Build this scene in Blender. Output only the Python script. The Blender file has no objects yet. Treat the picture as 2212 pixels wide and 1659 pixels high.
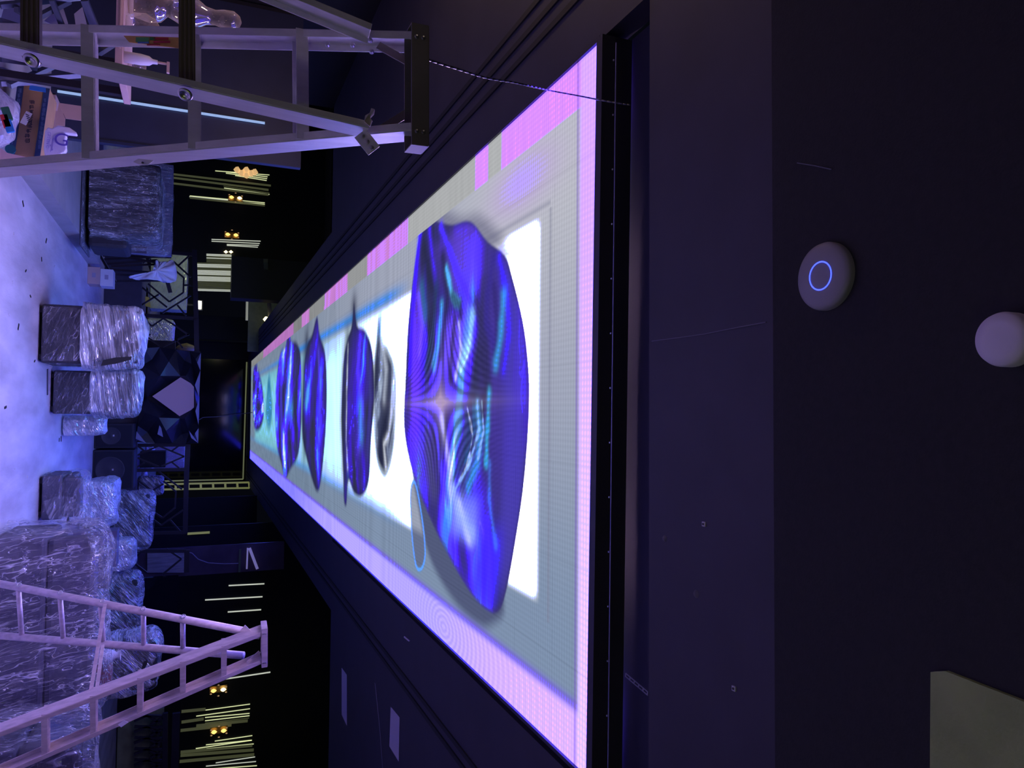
import bpy, bmesh, math, random
import numpy as np
from mathutils import Vector, Matrix, noise
random.seed(7)
C = bpy.context.scene.collection
SC = bpy.context.scene

# ------------------------------------------------------------------ camera
F = 1620.0; CX, CY = 1106.0, 829.5; EYE = 1.6
_y = Vector((884.7-CY, 428.4-CX, -F)).normalized()
_z = Vector((1, -.024, 0)).cross(_y).normalized()
_x = _y.cross(_z)
M = Matrix((_x, _y, _z))                       # camera (right, up, back) -> room axes
R_, U_, B_ = M.col[0], M.col[1], M.col[2]
cd = bpy.data.cameras.new('camera'); cam = bpy.data.objects.new('camera', cd); C.objects.link(cam)
cd.sensor_width = 36; cd.lens = F*36/2212; cd.clip_start = .05; cd.clip_end = 200
rot = Matrix((U_, -R_, B_)).transposed()       # the phone was held turned: room up points to the picture's right
cam.matrix_world = Matrix.Translation((0, 0, EYE)) @ rot.to_4x4()
SC.camera = cam

# ------------------------------------------------------------------ world, exposure
w = bpy.data.worlds.new('world'); SC.world = w; w.use_nodes = True
w.node_tree.nodes['Background'].inputs[0].default_value = (.25, .3, .6, 1)
w.node_tree.nodes['Background'].inputs[1].default_value = .006
vs = SC.view_settings; vs.view_transform = 'Standard'; vs.look = 'None'; vs.gamma = 1; vs.exposure = 0; vs.use_curve_mapping = False
SC.display_settings.display_device = 'sRGB'

def lamp(name, loc, energy, col, size=.15, kind='POINT'):
    l = bpy.data.lights.new(name, kind); l.energy = energy; l.color = col
    if kind == 'POINT': l.shadow_soft_size = size
    o = bpy.data.objects.new(name, l); C.objects.link(o); o.location = loc
    return o
lamp('warm_room_lamp', (-4.3, -.9, 2.9), 12, (1, .78, .62), .12)
_l = lamp('side_hall_lamp', (-3.4, 15.4, 2.3), 13, (.86, 1, .45), kind='AREA'); _l.data.size = .3; _l.rotation_euler = (math.radians(62), 0, 0)
lamp('far_hall_lamp', (-5.6, 24.6, 4.3), 20, (.82, 1, .5), .2)
lamp('table_side_lamp', (-3.9, 4.9, 2.4), 30, (1, .66, .32), .06)
lamp('side_hall_lamp', (8.8, 14.4, 3.2), 10, (.92, 1, .4), .2)
lamp('entry_lamp', (1.9, -.3, 1.25), 15, (.85, 1, .35), .12)

# ------------------------------------------------------------------ helpers
def ray(px, py): return M @ Vector((py-CY, px-CX, -F))
def PY(px, py, y):                              # point of the room on the upright plane Y = y
    r = ray(px, py); return Vector((0, 0, EYE)) + r*(y/r.y)
def PZ(px, py, z):
    r = ray(px, py); return Vector((0, 0, EYE)) + r*((z-EYE)/r.z)
def PD(px, py, d): return Vector((0, 0, EYE)) + ray(px, py)*(d/F)
def lin(c):
    return tuple(((v/255)/12.92 if v/255 <= .04045 else ((v/255+.055)/1.055)**2.4) for v in c)

ORD = 'first second third fourth fifth sixth seventh eighth ninth tenth eleventh twelfth thirteenth fourteenth fifteenth sixteenth seventeenth eighteenth nineteenth twentieth'.split()
MATS = {}
def mat(name, col, rough=.6, metal=0., var=0., scale=8., bump=0., bscale=40., emit=None, estr=1., spec=.5, stretch=(1, 1, 1), col2=None, alpha=1., coat=0.):
    if name in MATS: return MATS[name]
    m = bpy.data.materials.new(name); m.use_nodes = True; nt = m.node_tree; N = nt.nodes; L = nt.links
    b = N['Principled BSDF']; b.inputs['Roughness'].default_value = rough; b.inputs['Metallic'].default_value = metal
    b.inputs['Specular IOR Level'].default_value = spec; b.inputs['Coat Weight'].default_value = coat
    b.inputs['Base Color'].default_value = (*col, 1)
    tc = N.new('ShaderNodeTexCoord'); mp = N.new('ShaderNodeMapping'); mp.inputs['Scale'].default_value = stretch
    L.new(tc.outputs['Object'], mp.inputs[0])
    nz = N.new('ShaderNodeTexNoise'); nz.inputs['Scale'].default_value = scale; nz.inputs['Detail'].default_value = 6
    L.new(mp.outputs[0], nz.inputs['Vector'])
    cr = N.new('ShaderNodeValToRGB'); c2 = col2 or tuple(min(1, v*(1+var)) for v in col)
    cr.color_ramp.elements[0].position = .35; cr.color_ramp.elements[1].position = .68
    cr.color_ramp.elements[0].color = (*[v*(1-var) for v in col], 1); cr.color_ramp.elements[1].color = (*c2, 1)
    L.new(nz.outputs['Fac'], cr.inputs[0]); L.new(cr.outputs[0], b.inputs['Base Color'])
    if bump:
        n2 = N.new('ShaderNodeTexNoise'); n2.inputs['Scale'].default_value = bscale; n2.inputs['Detail'].default_value = 5
        L.new(mp.outputs[0], n2.inputs['Vector'])
        bp = N.new('ShaderNodeBump'); bp.inputs['Strength'].default_value = bump; bp.inputs['Distance'].default_value = .02
        L.new(n2.outputs['Fac'], bp.inputs['Height']); L.new(bp.outputs[0], b.inputs['Normal'])
    if emit:
        b.inputs['Emission Color'].default_value = (*emit, 1); b.inputs['Emission Strength'].default_value = estr
    MATS[name] = m; return m

def film_mat(name, sc=(3, 14, 3), haze=.25, line=.75, lw=.022, base=.06, col=(.8, .8, .86), rot=(0, 0, 0)):
    """Stretch film: mostly clear, with milky haze and bright thin creases along the direction of pull."""
    if name in MATS: return MATS[name]
    m = bpy.data.materials.new(name); m.use_nodes = True; nt = m.node_tree; N = nt.nodes; L = nt.links
    for n in list(N): N.remove(n)
    def math_(op, a, b=None, clamp=False):
        q = N.new('ShaderNodeMath'); q.operation = op; q.use_clamp = clamp
        for i, x in enumerate((a, b)):
            if x is None: continue
            if isinstance(x, (int, float)): q.inputs[i].default_value = x
            else: L.new(x, q.inputs[i])
        return q.outputs[0]
    out = N.new('ShaderNodeOutputMaterial')
    tc = N.new('ShaderNodeTexCoord'); mp = N.new('ShaderNodeMapping'); mp.inputs['Scale'].default_value = sc
    r0 = N.new('ShaderNodeMapping'); r0.inputs['Rotation'].default_value = rot; L.new(tc.outputs['Object'], r0.inputs[0]); L.new(r0.outputs[0], mp.inputs[0])
    def nz(scale, det, dist, rough=.55):
        a = N.new('ShaderNodeTexNoise'); a.inputs['Scale'].default_value = scale; a.inputs['Detail'].default_value = det; a.inputs['Distortion'].default_value = dist
        a.inputs['Roughness'].default_value = rough; L.new(mp.outputs[0], a.inputs['Vector']); return a.outputs['Fac']
    def ridge(src, width):
        d = math_('ABSOLUTE', math_('SUBTRACT', src, .5)); q = N.new('ShaderNodeMapRange'); q.inputs['From Min'].default_value = width; q.inputs['From Max'].default_value = 0
        q.inputs['To Min'].default_value = 0; q.inputs['To Max'].default_value = 1; L.new(d, q.inputs['Value']); return q.outputs[0]
    big = nz(1.1, 2, .4); mid = nz(2.6, 1.5, .3)
    lines = math_('MAXIMUM', ridge(mid, lw*1.6), math_('MULTIPLY', ridge(nz(5.5, 1.5, .3), lw*2.2), .7))
    mr = N.new('ShaderNodeMapRange'); mr.inputs['From Min'].default_value = .42; mr.inputs['From Max'].default_value = .68; mr.inputs['To Min'].default_value = 0; mr.inputs['To Max'].default_value = 1; L.new(big, mr.inputs['Value'])
    fac = math_('ADD', math_('ADD', math_('MULTIPLY', mr.outputs[0], haze), math_('MULTIPLY', lines, math_('ADD', math_('MULTIPLY', mr.outputs[0], line*.6), line*.4))), base, True)
    tr = N.new('ShaderNodeBsdfTransparent'); df = N.new('ShaderNodeBsdfDiffuse'); df.inputs[0].default_value = (*col, 1)
    gl = N.new('ShaderNodeBsdfGlossy'); gl.inputs['Roughness'].default_value = .13; gl.inputs[0].default_value = (.95, .95, 1, 1)
    bp = N.new('ShaderNodeBump'); bp.inputs['Strength'].default_value = .8; bp.inputs['Distance'].default_value = .04
    L.new(math_('ADD', mid, math_('MULTIPLY', lines, .25)), bp.inputs['Height']); L.new(bp.outputs[0], gl.inputs['Normal']); L.new(bp.outputs[0], df.inputs['Normal'])
    fr = N.new('ShaderNodeMixShader'); fr.inputs[0].default_value = .32
    L.new(df.outputs[0], fr.inputs[1]); L.new(gl.outputs[0], fr.inputs[2])
    mx = N.new('ShaderNodeMixShader'); L.new(fac, mx.inputs[0]); L.new(tr.outputs[0], mx.inputs[1]); L.new(fr.outputs[0], mx.inputs[2])
    L.new(mx.outputs[0], out.inputs[0]); MATS[name] = m; return m

def glass_mat(name, col=(1, 1, 1), rough=.02):
    if name in MATS: return MATS[name]
    m = bpy.data.materials.new(name); m.use_nodes = True; b = m.node_tree.nodes['Principled BSDF']
    b.inputs['Base Color'].default_value = (*col, 1); b.inputs['Transmission Weight'].default_value = 1; b.inputs['Roughness'].default_value = rough
    nz = m.node_tree.nodes.new('ShaderNodeTexNoise'); nz.inputs['Scale'].default_value = 9
    bp = m.node_tree.nodes.new('ShaderNodeBump'); bp.inputs['Strength'].default_value = .25
    m.node_tree.links.new(nz.outputs['Fac'], bp.inputs['Height']); m.node_tree.links.new(bp.outputs[0], b.inputs['Normal'])
    MATS[name] = m; return m

class MB:
    def __init__(s): s.v = []; s.f = []
    def add(s, vs, fs):
        n = len(s.v); s.v += [Vector(v) for v in vs]; s.f += [tuple(i+n for i in f) for f in fs]; return s
    def box(s, a, b):
        x0, y0, z0 = a; x1, y1, z1 = b
        x0, x1 = sorted((x0, x1)); y0, y1 = sorted((y0, y1)); z0, z1 = sorted((z0, z1))
        return s.add([(x0,y0,z0),(x1,y0,z0),(x1,y1,z0),(x0,y1,z0),(x0,y0,z1),(x1,y0,z1),(x1,y1,z1),(x0,y1,z1)],
                     [(0,3,2,1),(4,5,6,7),(0,1,5,4),(1,2,6,5),(2,3,7,6),(3,0,4,7)])
    def obox(s, c, ax, ay, az):                 # centre and three half-axis vectors
        c = Vector(c); P = []
        for k in (-1, 1):
            for i, j in ((-1,-1),(1,-1),(1,1),(-1,1)): P.append(c+ax*i+ay*j+az*k)
        return s.add(P, [(0,3,2,1),(4,5,6,7),(0,1,5,4),(1,2,6,5),(2,3,7,6),(3,0,4,7)])
    def bar(s, a, b, wdt, dep=None, side=None):
        a = Vector(a); b = Vector(b); d = (b-a); l = d.length; d.normalize(); dep = dep or wdt
        sd = Vector(side) if side is not None else (Vector((0,0,1)) if abs(d.z) < .9 else Vector((1,0,0)))
        n1 = (sd - d*sd.dot(d)).normalized(); n2 = d.cross(n1)
        return s.obox((a+b)/2, n1*wdt/2, n2*dep/2, d*l/2)
    def channel(s, a, b, wdt, dep, side, t=.004):   # C profile rail: web across «side», flanges
        a = Vector(a); b = Vector(b); d = (b-a).normalized(); sd = Vector(side)
        n1 = (sd - d*sd.dot(d)).normalized(); n2 = d.cross(n1); mid = (a+b)/2; l = (b-a).length/2
        s.obox(mid, n1*t/2, n2*dep/2, d*l)
        for k in (-1, 1): s.obox(mid+n2*k*(dep/2)+n1*wdt/2, n1*wdt/2, n2*t/2, d*l)
        return s
    def tube(s, a, b, r, r2=None, n=14, caps=True):
        a = Vector(a); b = Vector(b); r2 = r if r2 is None else r2; d = (b-a).normalized()
        u = d.orthogonal().normalized(); v = d.cross(u); P = []
        for c, rr in ((a, r), (b, r2)):
            for i in range(n): t = 2*math.pi*i/n; P.append(c+(u*math.cos(t)+v*math.sin(t))*rr)
        fs = [(i, (i+1) % n, n+(i+1) % n, n+i) for i in range(n)]
        if caps: fs += [tuple(range(n-1, -1, -1)), tuple(range(n, 2*n))]
        return s.add(P, fs)
    def path(s, pts, r, n=8):
        for a, b in zip(pts, pts[1:]): s.tube(a, b, r, n=n)
        return s
    def lathe(s, c, prof, n=28, axis=None):
        c = Vector(c); ax = Vector(axis or (0, 0, 1)).normalized(); u = ax.orthogonal().normalized(); v = ax.cross(u); P = []
        for r, h in prof:
            for i in range(n): t = 2*math.pi*i/n; P.append(c+ax*h+(u*math.cos(t)+v*math.sin(t))*r)
        fs = [(k*n+i, k*n+(i+1) % n, (k+1)*n+(i+1) % n, (k+1)*n+i) for k in range(len(prof)-1) for i in range(n)]
        return s.add(P, fs)
    def prism(s, pts, vec):                     # polygon swept by vec
        n = len(pts); vec = Vector(vec); P = [Vector(p) for p in pts]+[Vector(p)+vec for p in pts]
        return s.add(P, [tuple(range(n-1, -1, -1)), tuple(range(n, 2*n))]+[(i, (i+1) % n, n+(i+1) % n, n+i) for i in range(n)])
    def build(s, name, m, parent=None, smooth=False, bevel=0.):
        me = bpy.data.meshes.new(name); org = Vector((0, 0, 0))
        if parent is not None: org = parent_world(parent)
        elif s.v:
            lo = Vector([min(v[i] for v in s.v) for i in range(3)]); hi = Vector([max(v[i] for v in s.v) for i in range(3)])
            org = Vector(((lo.x+hi.x)/2, (lo.y+hi.y)/2, lo.z))
        me.from_pydata([tuple(v-org) for v in s.v], [], s.f); me.update()
        bm = bmesh.new(); bm.from_mesh(me); bmesh.ops.recalc_face_normals(bm, faces=bm.faces); bm.to_mesh(me); bm.free()
        if smooth: me.polygons.foreach_set('use_smooth', [True]*len(me.polygons))
        me.materials.append(m); o = bpy.data.objects.new(name, me); C.objects.link(o)
        if parent is not None: o.parent = parent
        else: o.location = org
        if bevel:
            b = o.modifiers.new('bevel', 'BEVEL'); b.width = bevel; b.segments = 2; b.limit_method = 'ANGLE'
        return o
def parent_world(p):
    v = Vector(p.location)
    while p.parent: p = p.parent; v = v+Vector(p.location)
    return v
def thing(name, loc, label, cat, group=None):
    o = bpy.data.objects.new(name, None); C.objects.link(o); o.location = loc; o.empty_display_size = .1
    return tag(o, label, cat, group)
def tag(o, label=None, cat=None, group=None, kind=None):
    if label: o['label'] = label
    if cat: o['category'] = cat
    if group: o['group'] = group
    if kind: o['kind'] = kind
    return o
def struct(o, label=None): o['kind'] = 'structure'; return tag(o, label)
def text(name, body, m, parent, origin, xdir, ydir, size, depth=.0012, align='LEFT'):
    cu = bpy.data.curves.new(name, 'FONT'); cu.body = body; cu.size = size; cu.extrude = depth; cu.align_x = align
    tmp = bpy.data.objects.new(name, cu); C.objects.link(tmp)
    dg = bpy.context.evaluated_depsgraph_get(); me = bpy.data.meshes.new_from_object(tmp.evaluated_get(dg))
    bpy.data.objects.remove(tmp); me.materials.clear(); me.materials.append(m)
    x = Vector(xdir).normalized(); y = Vector(ydir); y = (y-x*y.dot(x)).normalized(); zz = x.cross(y)
    R = Matrix((x, y, zz)).transposed().to_4x4(); org = parent_world(parent) if parent else Vector()
    me.transform(Matrix.Translation(Vector(origin)-org) @ R)
    o = bpy.data.objects.new(name, me); C.objects.link(o)
    if parent: o.parent = parent
    return o

# ------------------------------------------------------------------ materials
concrete = mat('dusty_concrete', (.50, .46, .54), .55, var=.10, scale=1.6, bump=.25, bscale=14, stretch=(2.2, .6, 1), col2=(.72, .67, .77))
blackceil = mat('black_ceiling_paint', (.028, .026, .040), .62, var=.12, scale=3)
darkceil = mat('matt_black_ceiling_paint', (.010, .010, .011), .8, var=.2, scale=40, bump=.1, bscale=120)
blackwall = mat('black_lacquer_wall', (.009, .010, .016), .5, var=.1, scale=2, spec=.25)
brownwall = mat('dark_brown_wall', (.016, .012, .009), .6, var=.15, scale=4, bump=.1)
glossblack = mat('black_mirror_panel', (.006, .007, .012), .07, var=.05, scale=2, spec=.35)
navy = mat('dark_blue_panel', (.030, .036, .075), .42, var=.12, scale=3, spec=.5)
alu = mat('aluminium', (.66, .65, .68), .42, metal=.35, var=.1, scale=5, stretch=(6, 6, 1), bump=.08, bscale=90)
alu2 = mat('worn_aluminium', (.66, .57, .60), .5, metal=.35, var=.14, scale=9, stretch=(5, 5, 1), bump=.1, bscale=80)
blackmetal = mat('black_steel', (.022, .020, .028), .42, metal=.3, var=.1)
rubber = mat('black_rubber', (.02, .02, .02), .8)
steel = mat('bolt_steel', (.6, .6, .6), .3, metal=1)
frame_m = mat('screen_frame_black', (.028, .026, .038), .5)
cardboard = mat('brown_cardboard', (.46, .28, .15), .85, var=.08, scale=6, bump=.05)
pinkboard = mat('plain_cardboard', (.60, .42, .38), .85, var=.06, scale=6)
blueprint = mat('blue_print', (.03, .07, .17), .7, var=.2, scale=12)
white = mat('white_plastic', (.78, .77, .80), .45, var=.04)
cloth_m = mat('white_cloth', (.88, .86, .92), .9, var=.06, bump=.2, bscale=30)
darkup = mat('dark_upholstery', (.032, .032, .046), .7, var=.2, scale=9, bump=.2)
greyup = mat('slate_upholstery', (.07, .07, .11), .75, var=.15, scale=7, bump=.15)
fabric_l = mat('pale_upholstery', (.52, .48, .58), .8, var=.1, scale=6)
ink = mat('dark_ink', (.05, .04, .05), .8); purple_ink = mat('purple_ink', (.16, .12, .55), .7)

# ------------------------------------------------------------------ the shell
H = 3.35
struct(MB().box((-9, -3, -.1), (10, 32, 0)).build('floor', concrete))
# lowered central ceiling round the screen
cl = MB()
cl.box((-4.6, 2.69, H), (-1.80, 11.2, H+.12)); cl.box((-2.62, 11.2, H), (-1.80, 31, H+.12))
cl.box((1.80, 2.69, H), (6.2, 10.6, H+.12)); cl.box((1.75, 10.6, H), (2.75, 31, H+.12))
cl.box((-1.80, 28.6, H), (1.80, 31, H+.12)); cl.box((-4.6, 1.89, H), (6.2, 2.69, H+.12))
struct(cl.build('ceiling', blackceil))
struct(MB().box((-4.6, -3, H-.055), (6.2, 1.89, H+.12)).build('ceiling', darkceil))
struct(MB().box((-9, 11.2, 5.0), (-2.62, 32, 5.1)).box((2.75, 10.6, 5.0), (10, 32, 5.1)).build('ceiling', mat('high_ceiling', (.01, .011, .02), .8)))
struct(MB().box((-2.72, 11.2, H+.12), (-2.62, 31, 5.0)).box((2.75, 10.6, H+.12), (2.85, 31, 5.0)).box((-9, 11.1, H), (-2.62, 11.2, 5.0)).box((2.75, 10.5, H+.1), (10, 10.6, 5.0)).build('trim_1', blackwall))
for nm, xs in (('trim_2', (-2.12, -2.24, -2.36)), ('trim_3', (2.36, 2.46))):      # shadow grooves beside the screen
    g = MB()
    for x in xs: g.box((x-.018, 2.75, H-.012), (x+.018, 30.9, H-.001))
    struct(g.build(nm, mat('groove_black', (.004, .004, .006), .7)))
struct(MB().box((-4.6, -3, 0), (-4.5, 11.2, H)).build('wall_left', brownwall))
struct(MB().box((6.1, -3, 0), (6.2, 10.6, H)).build('wall_right', blackwall))
struct(MB().box((-9, -3.1, 0), (10, -3, H+.2)).build('wall_behind', brownwall))
struct(MB().box((-9.1, 11.2, 0), (-9, 32, 5)).build('wall_left_hall', blackwall))
struct(MB().box((10, 10.6, 0), (10.1, 32, 5)).build('wall_right_hall', blackwall))
struct(MB().box((-1.95, 31, 0), (2.75, 31.1, H)).build('wall_far', glossblack)); struct(MB().box((-2.62, 30.95, 0), (-1.95, 31.1, H)).build('wall_far_side', blackwall))
struct(MB().box((-9, 23.0, 0), (-3.5, 23.1, 5)).box((-3.5, 30, 0), (-2.62, 30.1, 5)).build('wall_far_left', blackwall))
struct(MB().box((2.85, 20.0, 0), (10, 20.1, 5)).build('wall_far_right', blackwall))
# thin pale line round the black mirror at the far end
t = MB()
a, b, c, d = PY(533, 782, 30.95), PY(525, 1035, 30.95), PY(400, 1035, 30.95), PY(400, 1040, 30.95)
t.bar(a, b, .05, .03); t.bar(b, Vector((b.x, b.y, .05)), .05, .03)
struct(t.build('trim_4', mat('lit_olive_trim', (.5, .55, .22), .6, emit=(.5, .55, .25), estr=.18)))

# ------------------------------------------------------------------ LED screen with its picture
def fbm(x, y, seed=0, octv=4):
    rs = np.random.RandomState(seed); G = rs.rand(64, 64); out = np.zeros_like(x); amp = .5; s = 0
    for o in range(octv):
        xi = np.floor(x).astype(int); yi = np.floor(y).astype(int); fx = x-xi; fy = y-yi
        fx = fx*fx*(3-2*fx); fy = fy*fy*(3-2*fy)
        g = lambda a, b: G[(a) % 64, (b) % 64]
        v = (g(xi, yi)*(1-fx)+g(xi+1, yi)*fx)*(1-fy)+(g(xi, yi+1)*(1-fx)+g(xi+1, yi+1)*fx)*fy
        out += v*amp; s += amp; amp *= .5; x = x*2.03+7.1; y = y*2.03+3.7
    return out/s
def L3(*c): return np.array(lin(c))
def sd_poly(u, v, P):                           # signed distance, negative inside
    P = np.array(P); d = np.full(u.shape, 1e9); ins = np.zeros(u.shape, bool)
    for i in range(len(P)):
        a = P[i]; b = P[(i+1) % len(P)]; e = b-a; wx = u-a[0]; wy = v-a[1]
        t = np.clip((wx*e[0]+wy*e[1])/(e@e+1e-12), 0, 1); d = np.minimum(d, np.hypot(wx-e[0]*t, wy-e[1]*t))
        cnd = (a[1] > v) != (b[1] > v)
        xx = (b[0]-a[0])*(v-a[1])/((b[1]-a[1]) if abs(b[1]-a[1]) > 1e-9 else 1e-9)+a[0]
        ins ^= cnd & (u < xx)
    return np.where(ins, -d, d)
def smooth_closed(P, n=4):                      # Catmull-Rom through the outline points
    P = [Vector(p) for p in P]; out = []; k = len(P)
    for i in range(k):
        p0, p1, p2, p3 = P[i-1], P[i], P[(i+1) % k], P[(i+2) % k]
        for j in range(n):
            t = j/n; out.append(.5*((2*p1)+(p2-p0)*t+(2*p0-5*p1+4*p2-p3)*t*t+(3*p1-p0-3*p2+p3)*t**3))
    return [(p.x, p.y) for p in out]
def outline(px): return smooth_closed([tuple(PZ(a, b, H).xy) for a, b in px])
def sm(x, a, b): t = np.clip((x-a)/(b-a), 0, 1); return t*t*(3-2*t)
def blend(col, new, k): return col*(1-k[:, None])+new*k[:, None]
def ramp(t, stops):
    xs = [s[0] for s in stops]; cs = np.array([lin(s[1]) for s in stops])
    return np.stack([np.interp(t, xs, cs[:, i]) for i in range(3)], 1)
def picture(u, v):
    n = u.size; far = sm(v, 4, 16)
    col = np.zeros((n, 3))+L3(158, 162, 180)
    col = blend(col, L3(120, 138, 165)+np.zeros((n, 3)), sm(u, -.6, 1.2)*(1-far*.3))
    col = blend(col, L3(190, 190, 196)+np.zeros((n, 3)), sm(-u, .2, 1.3)*sm(6.2-v, 0, 2.2)*.6)
    col = blend(col, L3(96, 118, 140)+np.zeros((n, 3)), far*.75)
    col = blend(col, L3(185, 140, 225)+np.zeros((n, 3)), np.exp(-((u+1.35)/.16)**2-((v-4.0)/.45)**2)*.6)
    # glowing panel behind the shapes
    e = .05+.04*far
    k = sm(u, -1.10-.0*v, -1.10+e*2)*sm(-u, -1.0-e, -1.0+e)*sm(v, 3.70, 3.82)*sm(-v, -26.5, -25)
    rim = sm(u, -1.22, -1.12)*sm(-u, -1.14, -1.04)*sm(v, 3.72, 3.82)*sm(-v, -26.5, -25)*sm(v, 5.5, 7.0)
    pan = ramp(np.clip((v-3.7)/16, 0, 1), [(0, (255, 255, 255)), (.16, (243, 250, 255)), (.3, (225, 243, 252)), (.6, (165, 215, 232)), (1, (120, 195, 205))])
    pan *= (1.0+.9*(1-sm(v, 3.9, 9)))[:, None]
    pan = blend(pan, L3(105, 150, 185)+np.zeros((n, 3)), sm(v, 8, 12)*(sm(np.abs(u), .55, 1.05))*.6)
    col = blend(col, pan, k)
    edge = (np.exp(-((u+1.13)/.07)**2)+.55*np.exp(-((u-.98)/.07)**2))*sm(v, 6.3, 7.4)*(1-sm(v, 14, 25)*.6)
    col = blend(col, L3(40, 130, 215)+np.zeros((n, 3)), np.clip(edge, 0, 1)*.85)
    line = np.exp(-((v-3.60)/.015)**2)*(np.abs(u) < 1.1)+np.exp(-((u+1.13)/.012)**2)*(v > 3.6)*(v < 5.2)
    col = blend(col, L3(120, 122, 145)+np.zeros((n, 3)), np.clip(line, 0, 1)*.5)
    soft = .015+.008*(v-4)
    # slate shade thrown on the backing to the right of the first shape
    S = outline([(900, 1000), (912, 1100), (935, 1200), (985, 1290), (1040, 1345), (1075, 1345), (1098, 1300), (1050, 1150), (960, 980)])
    col = blend(col, L3(78, 86, 118)+np.zeros((n, 3)), 1-sm(sd_poly(u, v, S), -.05, .06))
    S = outline([(905, 445), (940, 440), (1000, 470), (1045, 468), (1100, 520), (1120, 560), (1080, 560), (900, 500)])
    col = blend(col, L3(100, 100, 128)+np.zeros((n, 3)), (1-sm(sd_poly(u, v, S), -.06, .08))*.7)
    def liquid(poly, seed, stops, su=1.3, sv=3.0, rimc=(36, 38, 70), rw=.10, warp=1.1, sf=1., shift=None, gain=2.3, bias=.03):
        nonlocal col
        d = sd_poly(u, v, poly); m = d < .4
        if not m.any(): return
        uu, vv, dd = u[m], v[m], d[m]
        wx = fbm(uu*1.1+seed, vv*1.1, seed)*warp; wy = fbm(uu*1.1, vv*1.1+seed, seed+1)*warp
        t = fbm(uu*su+wx*.5, vv*sv+wy*1.3*sv*.5+np.sin(uu*1.6+seed)*.5, seed+2, 5)
        t = np.clip((t-.5)*gain+.5-bias, 0, 1)
        if shift is not None: t = np.clip(t+shift(uu, vv), 0, 1)
        c = ramp(t, stops)
        s2 = fbm(uu*su*.8+wy*1, vv*sv*2.2+wx*2.4, seed+5, 3); fine = np.exp(-((s2-.5)/.012)**2)
        c = c*(1+.8*fine[:, None]*(t > .35)[:, None])
        rim = 1-sm(-dd, 0, rw*(1+.06*(vv-4)))
        c = blend(c, np.array(lin(rimc))+np.zeros(c.shape), rim*.75)
        k = 1-sm(dd, -soft[m]*sf, soft[m]*sf*.4)
        col[m] = col[m]*(1-k[:, None])+c*k[:, None]
    blue = [(0, (46, 46, 84)), (.2, (54, 48, 122)), (.38, (66, 34, 206)), (.55, (76, 46, 236)), (.70, (86, 70, 240)), (.82, (64, 130, 215)), (.93, (112, 178, 225)), (1, (205, 215, 250))]
    deep = [(0, (46, 46, 80)), (.4, (56, 40, 150)), (.62, (62, 34, 205)), (.8, (66, 60, 225)), (1, (80, 160, 215))]
    teal = [(0, (30, 70, 105)), (.5, (40, 110, 160)), (1, (70, 150, 190))]
    grey = [(0, (36, 40, 66)), (.5, (62, 68, 98)), (.68, (120, 132, 160)), (.85, (170, 185, 208)), (1, (215, 225, 238))]
    # far to near
    liquid(outline([(549, 800), (556, 782), (562, 800), (570, 838), (572, 900), (563, 932), (552, 930), (548, 880)]), 3, blue, 3, 1.2, rw=.2)
    liquid(outline([(577, 862), (584, 800), (591, 870), (589, 915), (583, 935), (576, 905)]), 5, teal, 1, .5, rimc=(60, 130, 170), rw=.3, sf=2)
    B4 = outline([(624, 700), (629, 700), (632, 732), (645, 738), (654, 775), (655, 900), (648, 985), (630, 1018), (618, 1042), (612, 1010), (600, 960), (597, 860), (607, 765), (621, 740)])
    liquid(B4, 11, blue, .9, 1.4, rw=.1, bias=.08)
    liquid(outline([(678, 720), (689, 680), (695, 720), (707, 760), (711, 840), (708, 940), (698, 1040), (690, 1065), (680, 1045), (664, 985), (656, 930), (660, 800), (668, 740)]), 17, deep, .8, 1.6, rw=.16, bias=.14)
    liquid(outline([(818, 735), (824, 678), (832, 735), (845, 750), (862, 800), (863, 880), (858, 970), (845, 1025), (832, 1030), (818, 990), (812, 900), (812, 800)]), 23, grey, .8, 2.6, rimc=(205, 222, 240), rw=.10)
    liquid(outline([(765, 700), (770, 652), (777, 700), (795, 712), (811, 760), (815, 860), (808, 950), (803, 1040), (788, 1074), (770, 1068), (758, 1040), (754, 1092), (748, 1085), (746, 1020), (742, 900), (747, 780), (756, 730)]), 29, deep, .8, 2.6, rw=.12, bias=.12)
    for pts, c, wd, op in [([(756, 735), (749, 800), (746, 900), (749, 1000), (752, 1030)], (42, 46, 76), .22, .85), ([(757, 745), (754, 850), (753, 950), (756, 1010)], (225, 235, 250), .05, .8), ([(770, 665), (771, 700)], (40, 44, 70), .2, .8),
        ([(666, 745), (660, 800), (658, 900), (662, 960)], (38, 44, 72), .34, .8), ([(692, 760), (696, 850), (695, 950)], (88, 70, 240), .12, .6), ([(784, 730), (778, 800), (788, 880), (780, 960)], (92, 60, 250), .12, .75), ([(784, 880), (786, 940)], (70, 150, 210), .14, .7), ([(800, 760), (806, 860), (800, 980)], (60, 60, 130), .1, .7),
        ([(832, 735), (840, 800), (836, 860)], (190, 200, 220), .10, .7), ([(852, 890), (846, 940), (835, 960), (840, 1010)], (225, 232, 245), .06, .8), ([(828, 690), (826, 715)], (30, 120, 200), .09, .9), ([(612, 780), (610, 860), (612, 960)], (76, 60, 240), .25, .6), ([(628, 800), (622, 870), (634, 885)], (60, 150, 200), .22, .6)]:
        P = [np.array(PZ(a, b, H).xy) for a, b in pts]; dd = np.full(n, 1e9)
        for a, b in zip(P, P[1:]):
            ee = b-a; tt = np.clip(((u-a[0])*ee[0]+(v-a[1])*ee[1])/(ee@ee), 0, 1); dd = np.minimum(dd, np.hypot(u-a[0]-ee[0]*tt, v-a[1]-ee[1]*tt))
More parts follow.
